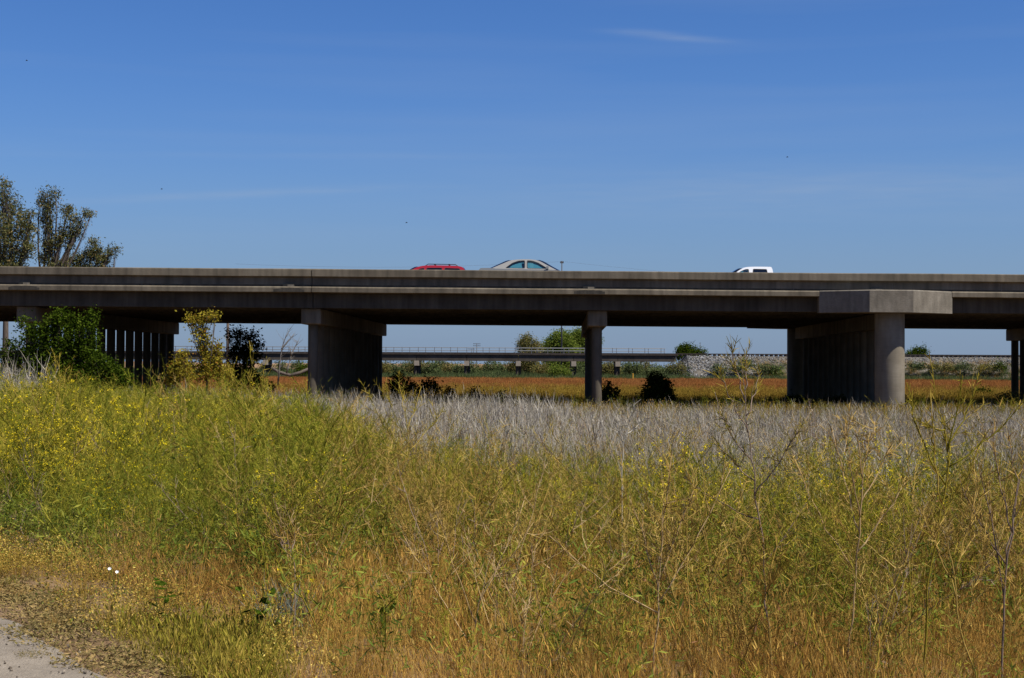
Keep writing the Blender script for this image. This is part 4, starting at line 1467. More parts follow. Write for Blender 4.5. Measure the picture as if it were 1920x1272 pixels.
def scatter(name, label, cat, protos, pts):
    """one object of kind stuff whose points carry copies of the small plant meshes"""
    if not pts: return
    n = len(pts)
    me = bpy.data.meshes.new(name)
    me.vertices.add(n)
    me.vertices.foreach_set('co', np.array([p[0] for p in pts], dtype=np.float32).ravel())
    ar = me.attributes.new('turn', 'FLOAT_VECTOR', 'POINT')
    ar.data.foreach_set('vector', np.array([p[1] for p in pts], dtype=np.float32).ravel())
    asz = me.attributes.new('size', 'FLOAT', 'POINT')
    asz.data.foreach_set('value', np.array([p[2] for p in pts], dtype=np.float32))
    av = me.attributes.new('kind_index', 'INT', 'POINT')
    av.data.foreach_set('value', np.array([p[3] % len(protos) for p in pts], dtype=np.int32))
    me.update()
    o = link_mesh(name, me)
    tag(o, label, cat, kind='stuff')
    ng = bpy.data.node_groups.new(name + '_scatter', 'GeometryNodeTree')
    ng.interface.new_socket('Geometry', in_out='INPUT', socket_type='NodeSocketGeometry')
    ng.interface.new_socket('Geometry', in_out='OUTPUT', socket_type='NodeSocketGeometry')
    N, L = ng.nodes, ng.links
    gi, go = N.new('NodeGroupInput'), N.new('NodeGroupOutput')
    a_t = N.new('GeometryNodeInputNamedAttribute'); a_t.data_type = 'FLOAT_VECTOR'; a_t.inputs['Name'].default_value = 'turn'
    a_s = N.new('GeometryNodeInputNamedAttribute'); a_s.data_type = 'FLOAT'; a_s.inputs['Name'].default_value = 'size'
    a_k = N.new('GeometryNodeInputNamedAttribute'); a_k.data_type = 'INT'; a_k.inputs['Name'].default_value = 'kind_index'
    e2r = N.new('FunctionNodeEulerToRotation')
    L.new(a_t.outputs['Attribute'], e2r.inputs[0])
    join = N.new('GeometryNodeJoinGeometry')
    for k, pr in enumerate(protos):
        oi = N.new('GeometryNodeObjectInfo')
        oi.inputs['Object'].default_value = pr
        oi.inputs['As Instance'].default_value = False
        cmp = N.new('FunctionNodeCompare')
        cmp.data_type = 'INT'
        cmp.operation = 'EQUAL'
        ins = [s for s in cmp.inputs if s.enabled]
        L.new(a_k.outputs['Attribute'], ins[0])
        ins[1].default_value = k
        iop = N.new('GeometryNodeInstanceOnPoints')
        L.new(gi.outputs[0], iop.inputs['Points'])
        L.new(cmp.outputs[0], iop.inputs['Selection'])
        L.new(oi.outputs['Geometry'], iop.inputs['Instance'])
        L.new(e2r.outputs[0], iop.inputs['Rotation'])
        L.new(a_s.outputs['Attribute'], iop.inputs['Scale'])
        L.new(iop.outputs[0], join.inputs[0])
    L.new(join.outputs[0], go.inputs[0])
    mod = o.modifiers.new('scatter', 'NODES')
    mod.node_group = ng
    return o


PR = {}
MM = [M['mustard'], M['weed_leaf'], M['flower']]
MD = [M['mustard_dry'], M['brown_leaf'], M['flower']]
PR['mustard'] = [proto(mustard_plant(100 + k, 1.15, 13, 0.85, leafy=110), MM, 'mustard') for k in range(5)]
PR['mustard_fl'] = [proto(mustard_plant(120 + k, 1.15, 12, 1.0, flowers=0.95, leafy=90), MM, 'flowering_mustard') for k in range(4)]
PR['mustard_dry'] = [proto(mustard_plant(140 + k, 1.2, 12, 0.95, low=0.3, leafy=16, tip_pods=12), MD, 'dry_mustard') for k in range(5)]
PR['mustard_far'] = [proto(mustard_plant(160 + k, 1.15, 10, 1.6, leafy=60, tip_pods=10), MM, 'far_mustard') for k in range(4)]
PR['mustard_far_fl'] = [proto(mustard_plant(170 + k, 1.15, 10, 1.8, flowers=0.12, leafy=60, tip_pods=10), MM, 'far_mustard') for k in range(2)]
PR['mustard_big'] = [proto(mustard_plant(150 + k, 1.5, 10, 1.2, low=0.36, leafy=14, spread=0.95, tip_pods=14), MD if k % 3 == 1 else [M['pod_green'], M['weed_leaf'], M['flower']], 'big_mustard') for k in range(6)]
PR['arch'] = [proto(arching(180 + k), [M['tan_stem'], M['mustard_dry'], M['pod_green'], M['stalk_grey']][k % 4], 'arching_stems') for k in range(8)]
PR['dead'] = [proto(dead_stalks(200 + k, 9, 1.0, 0.85), M['dead_grey'], 'dead_stalks') for k in range(4)]
PR['dead_far'] = [proto(dead_stalks(210 + k, 10, 1.0, 1.5, 0.32), M['dead_grey'], 'far_dead_stalks') for k in range(4)]
PR['straw'] = [proto(tuft(220 + k, 70, 0.42, 0.18, 0.0032, 0.34, 0.35), M['straw'], 'straw_tuft') for k in range(5)]
PR['straw_far'] = [proto(tuft(230 + k, 60, 0.5, 0.35, 0.009, 0.25, True), M['straw'], 'far_straw_tuft') for k in range(3)]
PR['grass'] = [proto(tuft(240 + k, 50, 0.17, 0.13, 0.0045, 0.35, True), M['grass'], 'grass_tuft') for k in range(4)]
PR['mound'] = [proto(mound(250 + k), [M['mound'], M['weed_leaf']], 'tan_mound') for k in range(4)]
PR['mat'] = [proto(mat_plant(260 + k), M['mat_weed'], 'mat_weed') for k in range(4)]
PR['weed'] = [proto(mustard_plant(270 + k, 0.5, 5, 0.9, leafy=170, spread=0.9, tip_pods=8), [M['mustard'], M['weed_leaf'], M['flower']], 'low_weed') for k in range(4)]
PR['red'] = [proto(tuft(280 + k, 130, 0.55, 1.0, 0.03, 0.2), M['red_grass'], 'red_grass') for k in range(4)]
PR['ochre'] = [proto(tuft(290 + k, 130, 0.6, 0.9, 0.02, 0.22, True), M['ochre_grass'], 'ochre_grass') for k in range(4)]
PR['scrubby'] = [proto(tuft(300 + k, 120, 0.8, 1.1, 0.06, 0.4), M['dull_leaf'], 'grey_green_growth') for k in range(3)]

prng = random.Random(77)


def nz(x, y, s, o=0.0):
    return mnoise.noise(Vector((x * s, y * s, o)))


def spot(x, y, lo, hi, tilt=0.12, dz=0.0):
    return ((x, y, ground_z(x, y) + dz), (prng.gauss(0, tilt), prng.gauss(0, tilt), prng.random() * 6.283), prng.uniform(lo, hi), prng.randrange(1000))


def field(y0, y1, per_m2, margin=1.0, b0=-0.36, b1=0.36):
    """random points in the wedge of ground that the picture takes in, evenly per square metre"""
    area = (b1 - b0) * (y1 * y1 - y0 * y0) / 2 + 2 * margin * (y1 - y0)
    for k in range(int(area * per_m2)):
        while True:
            y = math.sqrt(prng.uniform(y0 * y0, y1 * y1))
            break
        x = prng.uniform(b0 * y - margin, b1 * y + margin)
        yield x, y


def off_track(x, y):
    return x - edge_x(y)


P = {k: [] for k in ('mus', 'fl', 'dry', 'far', 'dead', 'deadfar', 'straw', 'strawfar', 'grass', 'big', 'arch', 'bank', 'mound', 'mat', 'weed', 'red', 'ochre', 'scr')}


def px_of(x, y):
    return 960 + FPX * x / y


# --- verge along the track
for x, y in field(5.5, 17, 26, 0.6, -0.40, 0.1):
    e = off_track(x, y)
    if e < -2.2 or e > 1.6: continue
    if e < 0.0:
        if prng.random() < 0.10 * math.exp(e * 1.6) + (0.12 if e > -0.25 and nz(x, y, 2.0) > 0.15 else 0):
            P['mat'].append(spot(x, y, 0.35, 0.9, 0.05, 0.02))
    else:
        if prng.random() < 0.75 and e < 0.7 + 0.35 * nz(x, y, 0.8):
            P['mat'].append(spot(x, y, 0.8, 1.5, 0.05))
        if prng.random() < 0.35 and e > 0.1:
            P['straw' if prng.random() < 0.5 else 'grass'].append(spot(x, y, 0.3, 0.6))
# --- tan cushions behind the verge, at the left
for x, y in field(7.0, 19, 15, 0.6, -0.40, 0.02):
    e = off_track(x, y)
    edge = 0.5 + 0.3 * nz(x, y, 0.9, 5)
    if e < edge: continue
    pxx = px_of(x, y)
    far_lim = 1.5 + 0.5 * nz(x, y, 0.7, 8)
    if e < far_lim and pxx < 560 and not (190 < pxx < 480 and y < 9.9):
        if prng.random() < 0.75: P['mound'].append(spot(x, y, 0.55, 1.15, 0.08))
# --- green grass pad at the lower left, beside the verge
for x, y in field(6.8, 11.5, 70, 0.3, -0.30, -0.10):
    e = off_track(x, y)
    if e < 0.42 + 0.2 * nz(x, y, 1.2): continue
    pxx = px_of(x, y)
    w = smooth(190, 260, pxx) * (1 - smooth(440, 560, pxx)) * (1 - smooth(9.5, 10.1, y))
    if prng.random() < w: P['grass'].append(spot(x, y, 0.7, 1.25))
# --- straw-coloured grass through the middle and right foreground
for x, y in field(6.4, 16, 30, 0.6, -0.24, 0.38):
    pxx = px_of(x, y)
    if off_track(x, y) < 1.3: continue
    w = max(smooth(380, 560, pxx), smooth(1.2, 1.8, off_track(x, y)) * 0.7) * (0.6 + 0.45 * smooth(-0.25, 0.2, nz(x, y, 0.55, 2)))
    w *= 1 - 0.75 * smooth(11, 14.5, y)
    if y < 8.0 and 480 < pxx < 800: w *= 0.7
    if prng.random() < w * 0.9: P['straw'].append(spot(x, y, 0.7, 1.25))
    elif prng.random() < 0.25 * (1 - smooth(12, 15, y)) and pxx > 420: P['grass'].append(spot(x, y, 0.9, 1.8))
for x, y in field(6.6, 15, 5.0, 0.6, -0.22, 0.38):
    pxx = px_of(x, y)
    if off_track(x, y) < 1.9: continue
    if prng.random() < smooth(430, 560, pxx) * 0.55: P['weed'].append(spot(x, y, 0.5, 1.1))
for x, y in field(7.0, 12.5, 2.6, 0.6, -0.16, 0.37):
    pxx = px_of(x, y)
    if off_track(x, y) < 2.4: continue
    P['dry'].append(spot(x, y, 0.35, 0.85, 0.22))
for x, y in field(7.2, 15, 2.6, 0.6, -0.2, 0.37):
    if off_track(x, y) < 1.9: continue
    if prng.random() < 0.35 + 0.5 * smooth(450, 750, px_of(x, y)): P['arch'].append(spot(x, y, 0.6, 1.05, 0.1))
for x, y in field(13, 30, 0.7, 0.6, -0.34, 0.37):
    P['arch'].append(spot(x, y, 0.9, 1.25, 0.1))
# --- thicket of wild mustard: green_end gives how far back it is green before the bleached stalks begin
GREEN = [(-400, 50), (450, 46), (540, 33), (640, 26), (800, 22), (960, 19.5), (1100, 17), (1300, 15.2), (2300, 14.4)]


def green_end(pxx):
    for (xa, ya), (xb, yb) in zip(GREEN, GREEN[1:]):
        if xa <= pxx <= xb:
            return ya + (yb - ya) * (pxx - xa) / (xb - xa)
    return GREEN[0][1] if pxx < 0 else GREEN[-1][1]


for x, y in field(7.2, 27, 9.5, 1.2):
    pxx = px_of(x, y)
    e = off_track(x, y)
    if e < 1.5 + 0.3 * nz(x, y, 0.6, 3): continue
    left = 1 - smooth(520, 720, pxx)
    right = smooth(1080, 1300, pxx)
    start = 9.6 * left + 7.9 * right + 10.6 * (1 - left - right) + 1.3 * nz(x, y, 0.35, 7)
    if pxx < 520 and e < 2.0 and prng.random() < 0.5: continue
    if prng.random() > smooth(start, start + 3.2, y) * (1 - 0.35 * right * (1 - smooth(10, 13, y))): continue
    ge = green_end(pxx)
    grey = smooth(ge - 3.5, ge + 4.0, y + 2.2 * nz(x, y, 0.3, 21))
    if prng.random() < grey * 0.64:
        k = 0.85 + 0.25 * smooth(18, 30, y) if pxx < 1050 else 0.92
        P['dead'].append(spot(x, y, 0.8 * k, 1.25 * k))
        continue
    if grey > 0.5 and pxx < 1050 and prng.random() < 0.5: continue
    dryness = 0.26 + 0.6 * nz(x, y, 0.22, 11) + 0.45 * smooth(450, 800, pxx) * (1 - smooth(11.0, 15, y)) - 0.14 * right - 0.25 * left
    top = (1.0 + 0.22 * left) * (0.55 + 0.45 * smooth(1.5, 3.5, e)) * (1 + 0.28 * nz(x, y, 0.7, 41)) - 0.22 * smooth(600, 900, pxx) + 0.12 * right
    if grey > 0.3: top = 0.62
    if prng.random() < dryness: P['dry'].append(spot(x, y, 0.62 * top, 1.02 * top, 0.16))
    elif (pxx < 330 and 12 < y < 18 and prng.random() < 0.8 * smooth(-0.15, 0.2, nz(x, y, 0.3, 4) + 0.15)) or (right > 0.5 and y > 9.5 and prng.random() < 0.30) or prng.random() < 0.04:
        P['fl'].append(spot(x, y, 0.7 * top, 1.05 * top, 0.12))
    else: P['mus'].append(spot(x, y, 0.65 * top, 1.05 * top, 0.14))
for x, y in field(7.4, 11.5, 2.2, 0.8, 0.06, 0.36):
    if prng.random() < smooth(1080, 1400, px_of(x, y)): P['big'].append(spot(x, y, 0.55, 0.88, 0.2))
for x, y in field(11.5, 30, 0.35, 0.8, -0.20, 0.36):
    P['big'].append(spot(x, y, 0.55, 0.8, 0.2))
for x, y in field(8, 26, 6.0, 1.0):
    pxx = px_of(x, y)
    if off_track(x, y) < 1.5 or (430 < pxx < 1150 and y < 11.5 and prng.random() < 0.68): continue
    if prng.random() < 0.85 and y < green_end(pxx) + 6: P['weed'].append(spot(x, y, 0.8, 1.5))
# --- farther thicket: green at the left, bleached stalks from the middle to the right
for x, y in field(26, 66, 5.0, 2.0):
    pxx = px_of(x, y)
    bound = green_end(pxx) + 4 * nz(x, y, 0.12, 3)
    if pxx < 70 and y > 38: bound = 38
    lim = 60 if pxx < 1000 else 54
    if y > lim + 4 * nz(x, y, 0.2, 9) and pxx > 560: continue
    if prng.random() < smooth(bound - 4, bound + 4, y):
        if prng.random() < 0.66:
            k = 1.15 + 0.2 * nz(x, y, 0.3, 31) if pxx < 1050 else 0.98
            P['deadfar'].append(spot(x, y, 0.75 * k, 1.1 * k) if pxx > 90 else spot(x, y, 1.2, 2.0))
        elif prng.random() < 0.4: P['far'].append(spot(x, y, 0.45, 0.75))
        else: P['strawfar'].append(spot(x, y, 0.8, 1.3))
    else: P['far'].append(spot(x, y, 0.75, 1.15, 0.14))
# --- ochre and olive grass from there to the bridge and under it
for x, y in field(42, 101, 0.9, 3.0):
    pxx = px_of(x, y)
    if y < 60 and pxx < 1000: continue
    sh = 0.75 if 73 < y < 99 else 1.0
    if 44 < y < 71 and pxx > 950:
        if prng.random() < 0.6: P['ochre'].append(spot(x, y, 0.7, 1.1))
        for q in range(2):
            P[prng.choice(('far', 'far', 'deadfar', 'strawfar', 'deadfar'))].append(spot(x + prng.gauss(0, 0.6), y + prng.gauss(0, 0.6), 0.4, 0.72))
    elif prng.random() < 0.85: P['ochre'].append(spot(x, y, 0.6 * sh, 1.0 * sh))
    elif prng.random() < 0.6: P['strawfar'].append(spot(x, y, 0.8, 1.4))
# --- stray lit weeds overlapping the feet of the columns
for x, y in field(58, 71.5, 0.8, 2.0, -0.14, 0.36):
    P[prng.choice(('strawfar', 'deadfar', 'far', 'ochre'))].append(spot(x, y, 0.55, 0.95))
# --- the red-brown field beyond
for x, y in field(99, 286, 0.42, 6.0):
    m = smooth(115, 175, y + 26 * nz(x, y, 0.03, 6))
    if px_of(x, y) < 640: m = max(m, 0.7)
    P['red' if prng.random() < m else 'ochre'].append(spot(x, y, 0.75, 1.15))
# --- rough growth at the foot of the railway
for x, y in field(268, 312, 0.5, 10):
    pxx = px_of(x, y)
    if y > 285 and x > 24: continue
    if prng.random() < 0.7: P['scr'].append(spot(x, y, 0.8, 1.5 + 0.6 * max(0, nz(x, y, 0.05, 2))))
for x, y in field(312, 520, 0.06, 20):
    P['scr'].append(spot(x, y, 1.2, 2.4))
for x in np.arange(28, 120, 0.13):
    y = RY - 3 - prng.uniform(2.6, 9.5)
    h = bank_z(x, y)
    if prng.random() < 0.75 and not (33 < x < 46):
        P['scr'].append(((x, y, -0.55 + h), (0, 0, prng.random() * 6.28), prng.uniform(0.5, 1.0), prng.randrange(99)))

# the blue-grey tuft stands in a low clearing: only cushions and short grass in front of it
for key in ('straw', 'dry', 'arch', 'weed', 'mus', 'fl', 'big'):
    P[key] = [p for p in P[key] if not (465 < px_of(p[0][0], p[0][1]) < 600 and p[0][1] < 10.55 and (key != 'straw' or math.sin(p[0][0] * 91.7 + p[0][1] * 47.3) > -0.8))]
for x, y in field(7.6, 10.1, 30, 0.0, -0.18, -0.10):
    if off_track(x, y) > 0.5: P[prng.choice(('mound', 'grass', 'grass', 'straw'))].append(spot(x, y, 0.35, 0.62))

scatter('mustard_thicket', 'olive green wild mustard thicket across the left and middle foreground', 'mustard', PR['mustard'], P['mus'])
scatter('flowering_mustard', 'yellow flowered mustard among the thicket, thickest at the left', 'mustard', PR['mustard_fl'], P['fl'])
scatter('dry_mustard', 'straw coloured drying mustard stems across the middle and right foreground', 'mustard', PR['mustard_dry'], P['dry'])
scatter('mustard_growth', 'farther green mustard growth reaching back towards the bridge at left', 'mustard', PR['mustard_far'], P['far'])
scatter('tall_mustard_stand', 'coarse yellow olive and tan mustard stems crowding the right foreground', 'mustard', PR['mustard_big'], P['big'])
scatter('arching_stems', 'long bowed tan and olive stems criss-crossing over the weeds', 'stems', PR['arch'], P['arch'])
scatter('dead_stalks', 'bleached grey dead stalks among the weeds at the right', 'dead stalks', PR['dead'], P['dead'])
scatter('dead_stalk_thicket', 'bleached grey thicket of dead stalks in front of the bridge columns', 'dead stalks', PR['dead_far'], P['deadfar'])
scatter('straw_grass', 'orange straw grass at the bottom middle and right', 'grass', PR['straw'], P['straw'])
scatter('straw_growth', 'pale straw grass scattered before the bridge', 'grass', PR['straw_far'], P['strawfar'])
scatter('green_grass', 'short green grass pad beside the track', 'grass', PR['grass'], P['grass'])
scatter('tan_cushion_weeds', 'low tan cushion weeds along the track verge at left', 'weeds', PR['mound'], P['mound'])
scatter('mat_weeds', 'flat brownish mat weeds on the edge of the track', 'weeds', PR['mat'], P['mat'])
scatter('undergrowth', 'low leafy undergrowth between the mustard stems', 'weeds', PR['weed'], P['weed'])
scatter('red_grass', 'reddish brown dry grass field beyond the bridge', 'grass', PR['red'], P['red'])
scatter('ochre_grass', 'ochre grass before and under the bridge', 'grass', PR['ochre'], P['ochre'])
scatter('rough_growth', 'grey green rough growth along the foot of the railway', 'weeds', PR['scrubby'], P['scr'])
print('POINTS', {k: len(v) for k, v in P.items()})

# ------------------------------------------------------------------ white rocks on the embankment, pebbles on the track
M['rock'] = foliage('white_rock', [(0.1, (0.065, 0.063, 0.060)), (0.5, (0.144, 0.141, 0.137)), (0.9, (0.259, 0.256, 0.248))], 0.0, inst=1.0)
M['pebble'] = foliage('pebble', [(0.1, (0.10, 0.08, 0.06)), (0.9, (0.26, 0.22, 0.17))], 0.0, inst=1.0)


def stone(seed, mat, name):
    rng = random.Random(seed)
    bm = bmesh.new()
    bmesh.ops.create_icosphere(bm, subdivisions=1, radius=1.0)
    for v in bm.verts:
        v.co *= rng.uniform(0.7, 1.15)
        v.co.z *= 0.75
    me = bpy.data.meshes.new(name)
    bm.to_mesh(me)
    bm.free()
    me.materials.append(mat)
    return bpy.data.objects.new(name, me)


rocks = [stone(k, M['rock'], 'rock') for k in range(5)]
pts = []
for k in range(17000):
    x = prng.uniform(31, 118)
    y = RY - 3 - prng.uniform(0, 7.2)
    h = bank_z(x, y)
    if h <= 0.05: continue
    pxx = px_of(x, y)
    main = (1 - smooth(1400, 1440, pxx))
    upper = smooth(2.8, 3.6, h)
    w = max(main * (0.9 if nz(x, y, 0.25, 3) > -0.28 else 0.25), upper * 0.55)
    if prng.random() < w:
        pts.append(((x, y, -0.55 + h + 0.02), (prng.random() * 6, prng.random() * 6, prng.random() * 6), prng.uniform(0.08, 0.25) * (1 if pxx < 1420 else 0.75), prng.randrange(99)))
for x, y in [(prng.uniform(36, 118), RY - 3 - prng.uniform(1.5, 9)) for k in range(900)]:
    if px_of(x, y) > 1430 or prng.random() < 0.1: P['bank'].append(((x, y, -0.55 + bank_z(x, y)), (0, 0, prng.random() * 6), prng.uniform(0.9, 1.7), prng.randrange(99)))
scatter('bank_grass', 'dry pale grass growing over the stony embankment', 'grass', PR['straw_far'], P['bank'])
scatter('white_rocks', 'white broken rocks covering the face of the railway embankment', 'rocks', rocks, pts)
pebs = [stone(k + 50, M['pebble'], 'pebble') for k in range(4)]
pts = []
for x, y in field(6, 14, 60, 0.2, -0.40, -0.2):
    if off_track(x, y) > 0.1: continue
    pts.append(((x, y, ground_z(x, y) + 0.028), (prng.random() * 6, prng.random() * 6, 0), prng.choice((0.004, 0.006, 0.006, 0.009, 0.014)), prng.randrange(99)))
scatter('pebbles', 'small loose pebbles on the gravel track', 'pebbles', pebs, pts)

# ------------------------------------------------------------------ tall single plants near the camera


def single_plant(label, d, way, r0, limbs, stem_mat, pod_mat, seed, podlen=0.06, name='tall_mustard'):
    """main stem through picture points at distance d; limbs: (t along stem, picture point of the tip, depth offset)"""
    rng = random.Random(seed)
    foot = at(way[0][0], way[0][1], d)
    base = Vector((foot.x, d, ground_z(foot.x, d) - 0.03))
    pts = [base] + [at(px, py, d + (w[0] if w else 0)) for px, py, *w in way]
    pts = [p for i, p in enumerate(pts) if i == 0 or p.z > base.z + 0.05]
    fine = []
    for i in range(len(pts) - 1):
        for q in range(3):
            p = pts[i].lerp(pts[i + 1], q / 3)
            fine.append(p + Vector((rng.gauss(0, 0.004), rng.gauss(0, 0.006), 0)))
    fine.append(pts[-1])
    r0 *= 0.8
    root = tag(empty(name, base), label, 'plant', 'tall mustard plants standing in the near foreground')
    mb = MB()
    n = len(fine)
    mb.tube(fine, [r0 * (1 - 0.78 * i / (n - 1)) for i in range(n)], 6)
    pb = MB()
    pods(pb, rng, fine[n * 2 // 3:], 26, podlen, 0.005)
    for t, (px, py), off in limbs:
        i = min(n - 2, int(t * (n - 1)))
        p = fine[i].lerp(fine[i + 1], t * (n - 1) - i)
        q = at(px, py, d + off)
        mid = (p + q) / 2 + Vector((0, 0, -0.10 * (q - p).length)) + Vector((rng.gauss(0, 0.02), rng.gauss(0, 0.02), 0))
        br = curve_pts(p, q, mid, 7)
        br = [b + Vector((rng.gauss(0, 0.006), rng.gauss(0, 0.006), rng.gauss(0, 0.005))) if 0 < k < 7 else b for k, b in enumerate(br)]
        mb.tube(br, [r0 * 0.55 * (1 - 0.7 * k / 7) + 0.0008 for k in range(8)], 5)
        pods(pb, rng, br[3:], 22, podlen, 0.005)
        for s in range(4):
            j = rng.randrange(2, 7)
            tw = sprout(mb, rng, br[j], (br[j + 1] - br[j]).normalized() + rv(rng, 0.5), (q - p).length * rng.uniform(0.2, 0.45), 0.0022, 4, 0.5, 0.14)
            pods(pb, rng, tw, 12, podlen * 0.9, 0.0045)
    mb.build('stem', stem_mat, root, True)
    pb.build('seed_pods', pod_mat, root)['kind'] = 'stuff'
    return root


single_plant('tall grey violet stemmed mustard in front of the orange field, tip against the sky', 8.3, [(1447, 1240), (1436, 1130), (1432, 1040), (1418, 930), (1410, 860), (1398, 780), (1396, 720), (1385, 660)], 0.0075,
             [(0.45, (1290, 905), 0.2), (0.5, (1500, 800), -0.1), (0.62, (1340, 735), 0.1), (0.7, (1350, 705), -0.1), (0.75, (1425, 690), 0.1), (0.8, (1370, 648), 0.0), (0.85, (1395, 655), 0.1), (0.35, (1520, 930), 0.1), (0.55, (1345, 830), 0.1)],
             M['stalk_grey'], M['pod_green'], 301, 0.055)
single_plant('thick yellow olive mustard with forked branches standing before the rightmost red field', 7.6, [(1735, 1240), (1738, 1100), (1765, 960), (1780, 860), (1770, 800), (1756, 750), (1742, 665)], 0.0085,
             [(0.5, (1700, 718), 0.1), (0.55, (1770, 780), 0.1), (0.6, (1805, 705), 0.0), (0.62, (1835, 700), 0.1), (0.55, (1915, 760), 0.1), (0.45, (1745, 738), -0.1), (0.4, (1840, 830), 0.1), (0.7, (1720, 790), 0.05)],
             M['pod_green'], M['pod_green'], 302, 0.045)
single_plant('bright tan stemmed mustard leaning left of the yellow olive mustard at right', 7.9, [(1590, 1240), (1603, 1120), (1610, 1000), (1618, 900), (1610, 830), (1600, 790)], 0.0075,
             [(0.4, (1490, 860), 0.1), (0.5, (1560, 805), 0.1), (0.55, (1585, 795), -0.1), (0.6, (1670, 840), 0.1), (0.45, (1700, 900), 0.1), (0.65, (1640, 790), 0.1)], M['tan_stem'], M['mustard_dry'], 303)
single_plant('dry brown mustard near the right edge with a pale grey lower stem', 7.7, [(1880, 1250), (1882, 1120), (1896, 1000), (1910, 900), (1890, 820)], 0.0085,
             [(0.4, (1830, 830), 0.1), (0.5, (1935, 820), 0.1), (0.6, (1860, 790), 0.1), (0.5, (1800, 900), 0.1)], M['stalk_grey'], M['mustard_dry'], 304)
single_plant('forked pinkish tan mustard stem in the lower middle right', 8.0, [(1225, 1250), (1232, 1170), (1236, 1090), (1240, 1010), (1245, 940)], 0.0075,
             [(0.45, (1030, 1005), 0.1), (0.5, (1370, 880), 0.1), (0.55, (1180, 930), 0.1), (0.6, (1300, 920), 0.1), (0.7, (1260, 850), 0.1)], M['tan_stem'], M['mustard_dry'], 305)
single_plant('slender brown mustard stem between the tan and the grey violet stems', 8.2, [(1322, 1250), (1330, 1150), (1330, 1050), (1310, 960), (1300, 880)], 0.006,
             [(0.4, (1240, 900), 0.1), (0.5, (1400, 900), 0.1), (0.6, (1280, 850), 0.1), (0.5, (1360, 940), -0.1)], M['mustard_dry'], M['mustard_dry'], 306)
single_plant('pale straw mustard stems leaning right in the lower middle', 8.6, [(880, 1230), (898, 1130), (915, 1060), (935, 1000)], 0.006,
             [(0.4, (820, 960), 0.1), (0.5, (985, 930), 0.1), (0.6, (1000, 980), 0.1), (0.3, (760, 1010), 0.1)], M['tan_stem'], M['mustard_dry'], 307)
single_plant('grey crooked bare stem in the orange grass at the lower left middle', 9.4, [(552, 1130), (552, 1060), (540, 1010), (520, 975)], 0.0055,
             [(0.5, (495, 960), 0.1), (0.6, (560, 990), 0.1), (0.7, (500, 985), 0.1)], M['stalk_grey'], M['mustard_dry'], 308)
single_plant('wiry yellow mustard standing proud of the thicket before the wide column row', 13.0, [(765, 960), (768, 860), (762, 790), (755, 740)], 0.006,
             [(0.5, (690, 735), 0.2), (0.55, (830, 770), 0.2), (0.6, (725, 720), 0.1), (0.7, (790, 725), 0.2), (0.5, (650, 770), 0.1), (0.8, (748, 700), 0.1)], M['pod_green'], M['pod_green'], 309)
single_plant('wiry yellow mustard stems rising before the dark shrub and sapling', 14.0, [(470, 860), (468, 790), (462, 740), (455, 715)], 0.005,
             [(0.5, (500, 668), 0.2), (0.6, (432, 690), 0.2), (0.65, (470, 650), 0.1), (0.7, (520, 720), 0.1), (0.5, (410, 730), 0.1)], M['pod_green'], M['pod_green'], 310)
single_plant('wiry mustard stems rising before the large dark green bush', 16.0, [(115, 860), (113, 760), (110, 715)], 0.005,
             [(0.6, (102, 668), 0.2), (0.65, (112, 662), 0.2), (0.7, (86, 690), 0.1), (0.6, (135, 690), 0.1)], M['pod_green'], M['pod_green'], 311)
single_plant('white bleached dead stalk leaning right among grey stalks in the middle', 12.0, [(1166, 870), (1170, 830), (1180, 790), (1190, 756)], 0.007,
             [(0.5, (1160, 790), 0.1), (0.6, (1205, 790), 0.1)], M['dead_grey'], M['dead_grey'], 312, name='dead_stalk')
single_plant('dark brown mustard stem in the lower right corner', 7.5, [(1830, 1262), (1800, 1180), (1790, 1080), (1775, 1000), (1770, 950)], 0.007,
             [(0.4, (1850, 980), 0.1), (0.5, (1730, 960), 0.1), (0.6, (1830, 920), 0.1)], M['mustard_dry'], M['mustard_dry'], 313)
single_plant('thin olive mustard stem standing between the grey violet stem and the bright tan stem', 7.8, [(1500, 1262), (1515, 1170), (1530, 1080), (1540, 1000), (1550, 940)], 0.006,
             [(0.4, (1470, 980), 0.1), (0.5, (1600, 960), 0.1), (0.6, (1520, 900), 0.1)], M['mustard'], M['mustard'], 314)


# blue-grey tuft, bindweed with two white flowers, broad-leaved weed
def broad_leaf(mb, p, d, L, w, rng):
    d = d.normalized()
    s = d.cross(Vector((0, 0, 1)) + rv(rng, 0.3)).normalized()
    n = d.cross(s)
    pts = [(0, 0), (0.25, 0.42), (0.55, 0.5), (0.85, 0.28), (1, 0)]
    for a, b in zip(pts, pts[1:]):
        for sg in (-1, 1):
            q = [p + d * L * a[0] + n * (0.12 * L * a[0] ** 2), p + d * L * b[0] + n * (0.12 * L * b[0] ** 2),
                 p + d * L * b[0] + s * (sg * w * b[1]) + n * (0.12 * L * b[0] ** 2 + 0.15 * w * b[1]), p + d * L * a[0] + s * (sg * w * a[1]) + n * (0.12 * L * a[0] ** 2 + 0.15 * w * a[1])]
            mb.face(q if sg > 0 else q[::-1])


g = at(537, 1150, 10.3)
base = Vector((g.x, 10.3, ground_z(g.x, 10.3)))
gt = tag(empty('blue_grey_tuft', base), 'blue grey leafy tuft with yellow buds in the lower left middle', 'plant')
tm = tuft(331, 190, 0.36, 0.17, 0.009, 0.42)
tm.v = [tuple(Vector(v) + base) for v in tm.v]
tm.build('leaves', M['grey_leaf'], gt)
rng = random.Random(9)
fm = MB()
for k in range(9):
    blob_flowers(fm, rng, base + Vector((rng.gauss(0, 0.13), rng.gauss(0, 0.1), rng.uniform(0.2, 0.42))), 6, 0.008, 0.009)
fm.build('buds', M['flower'], gt)['kind'] = 'stuff'

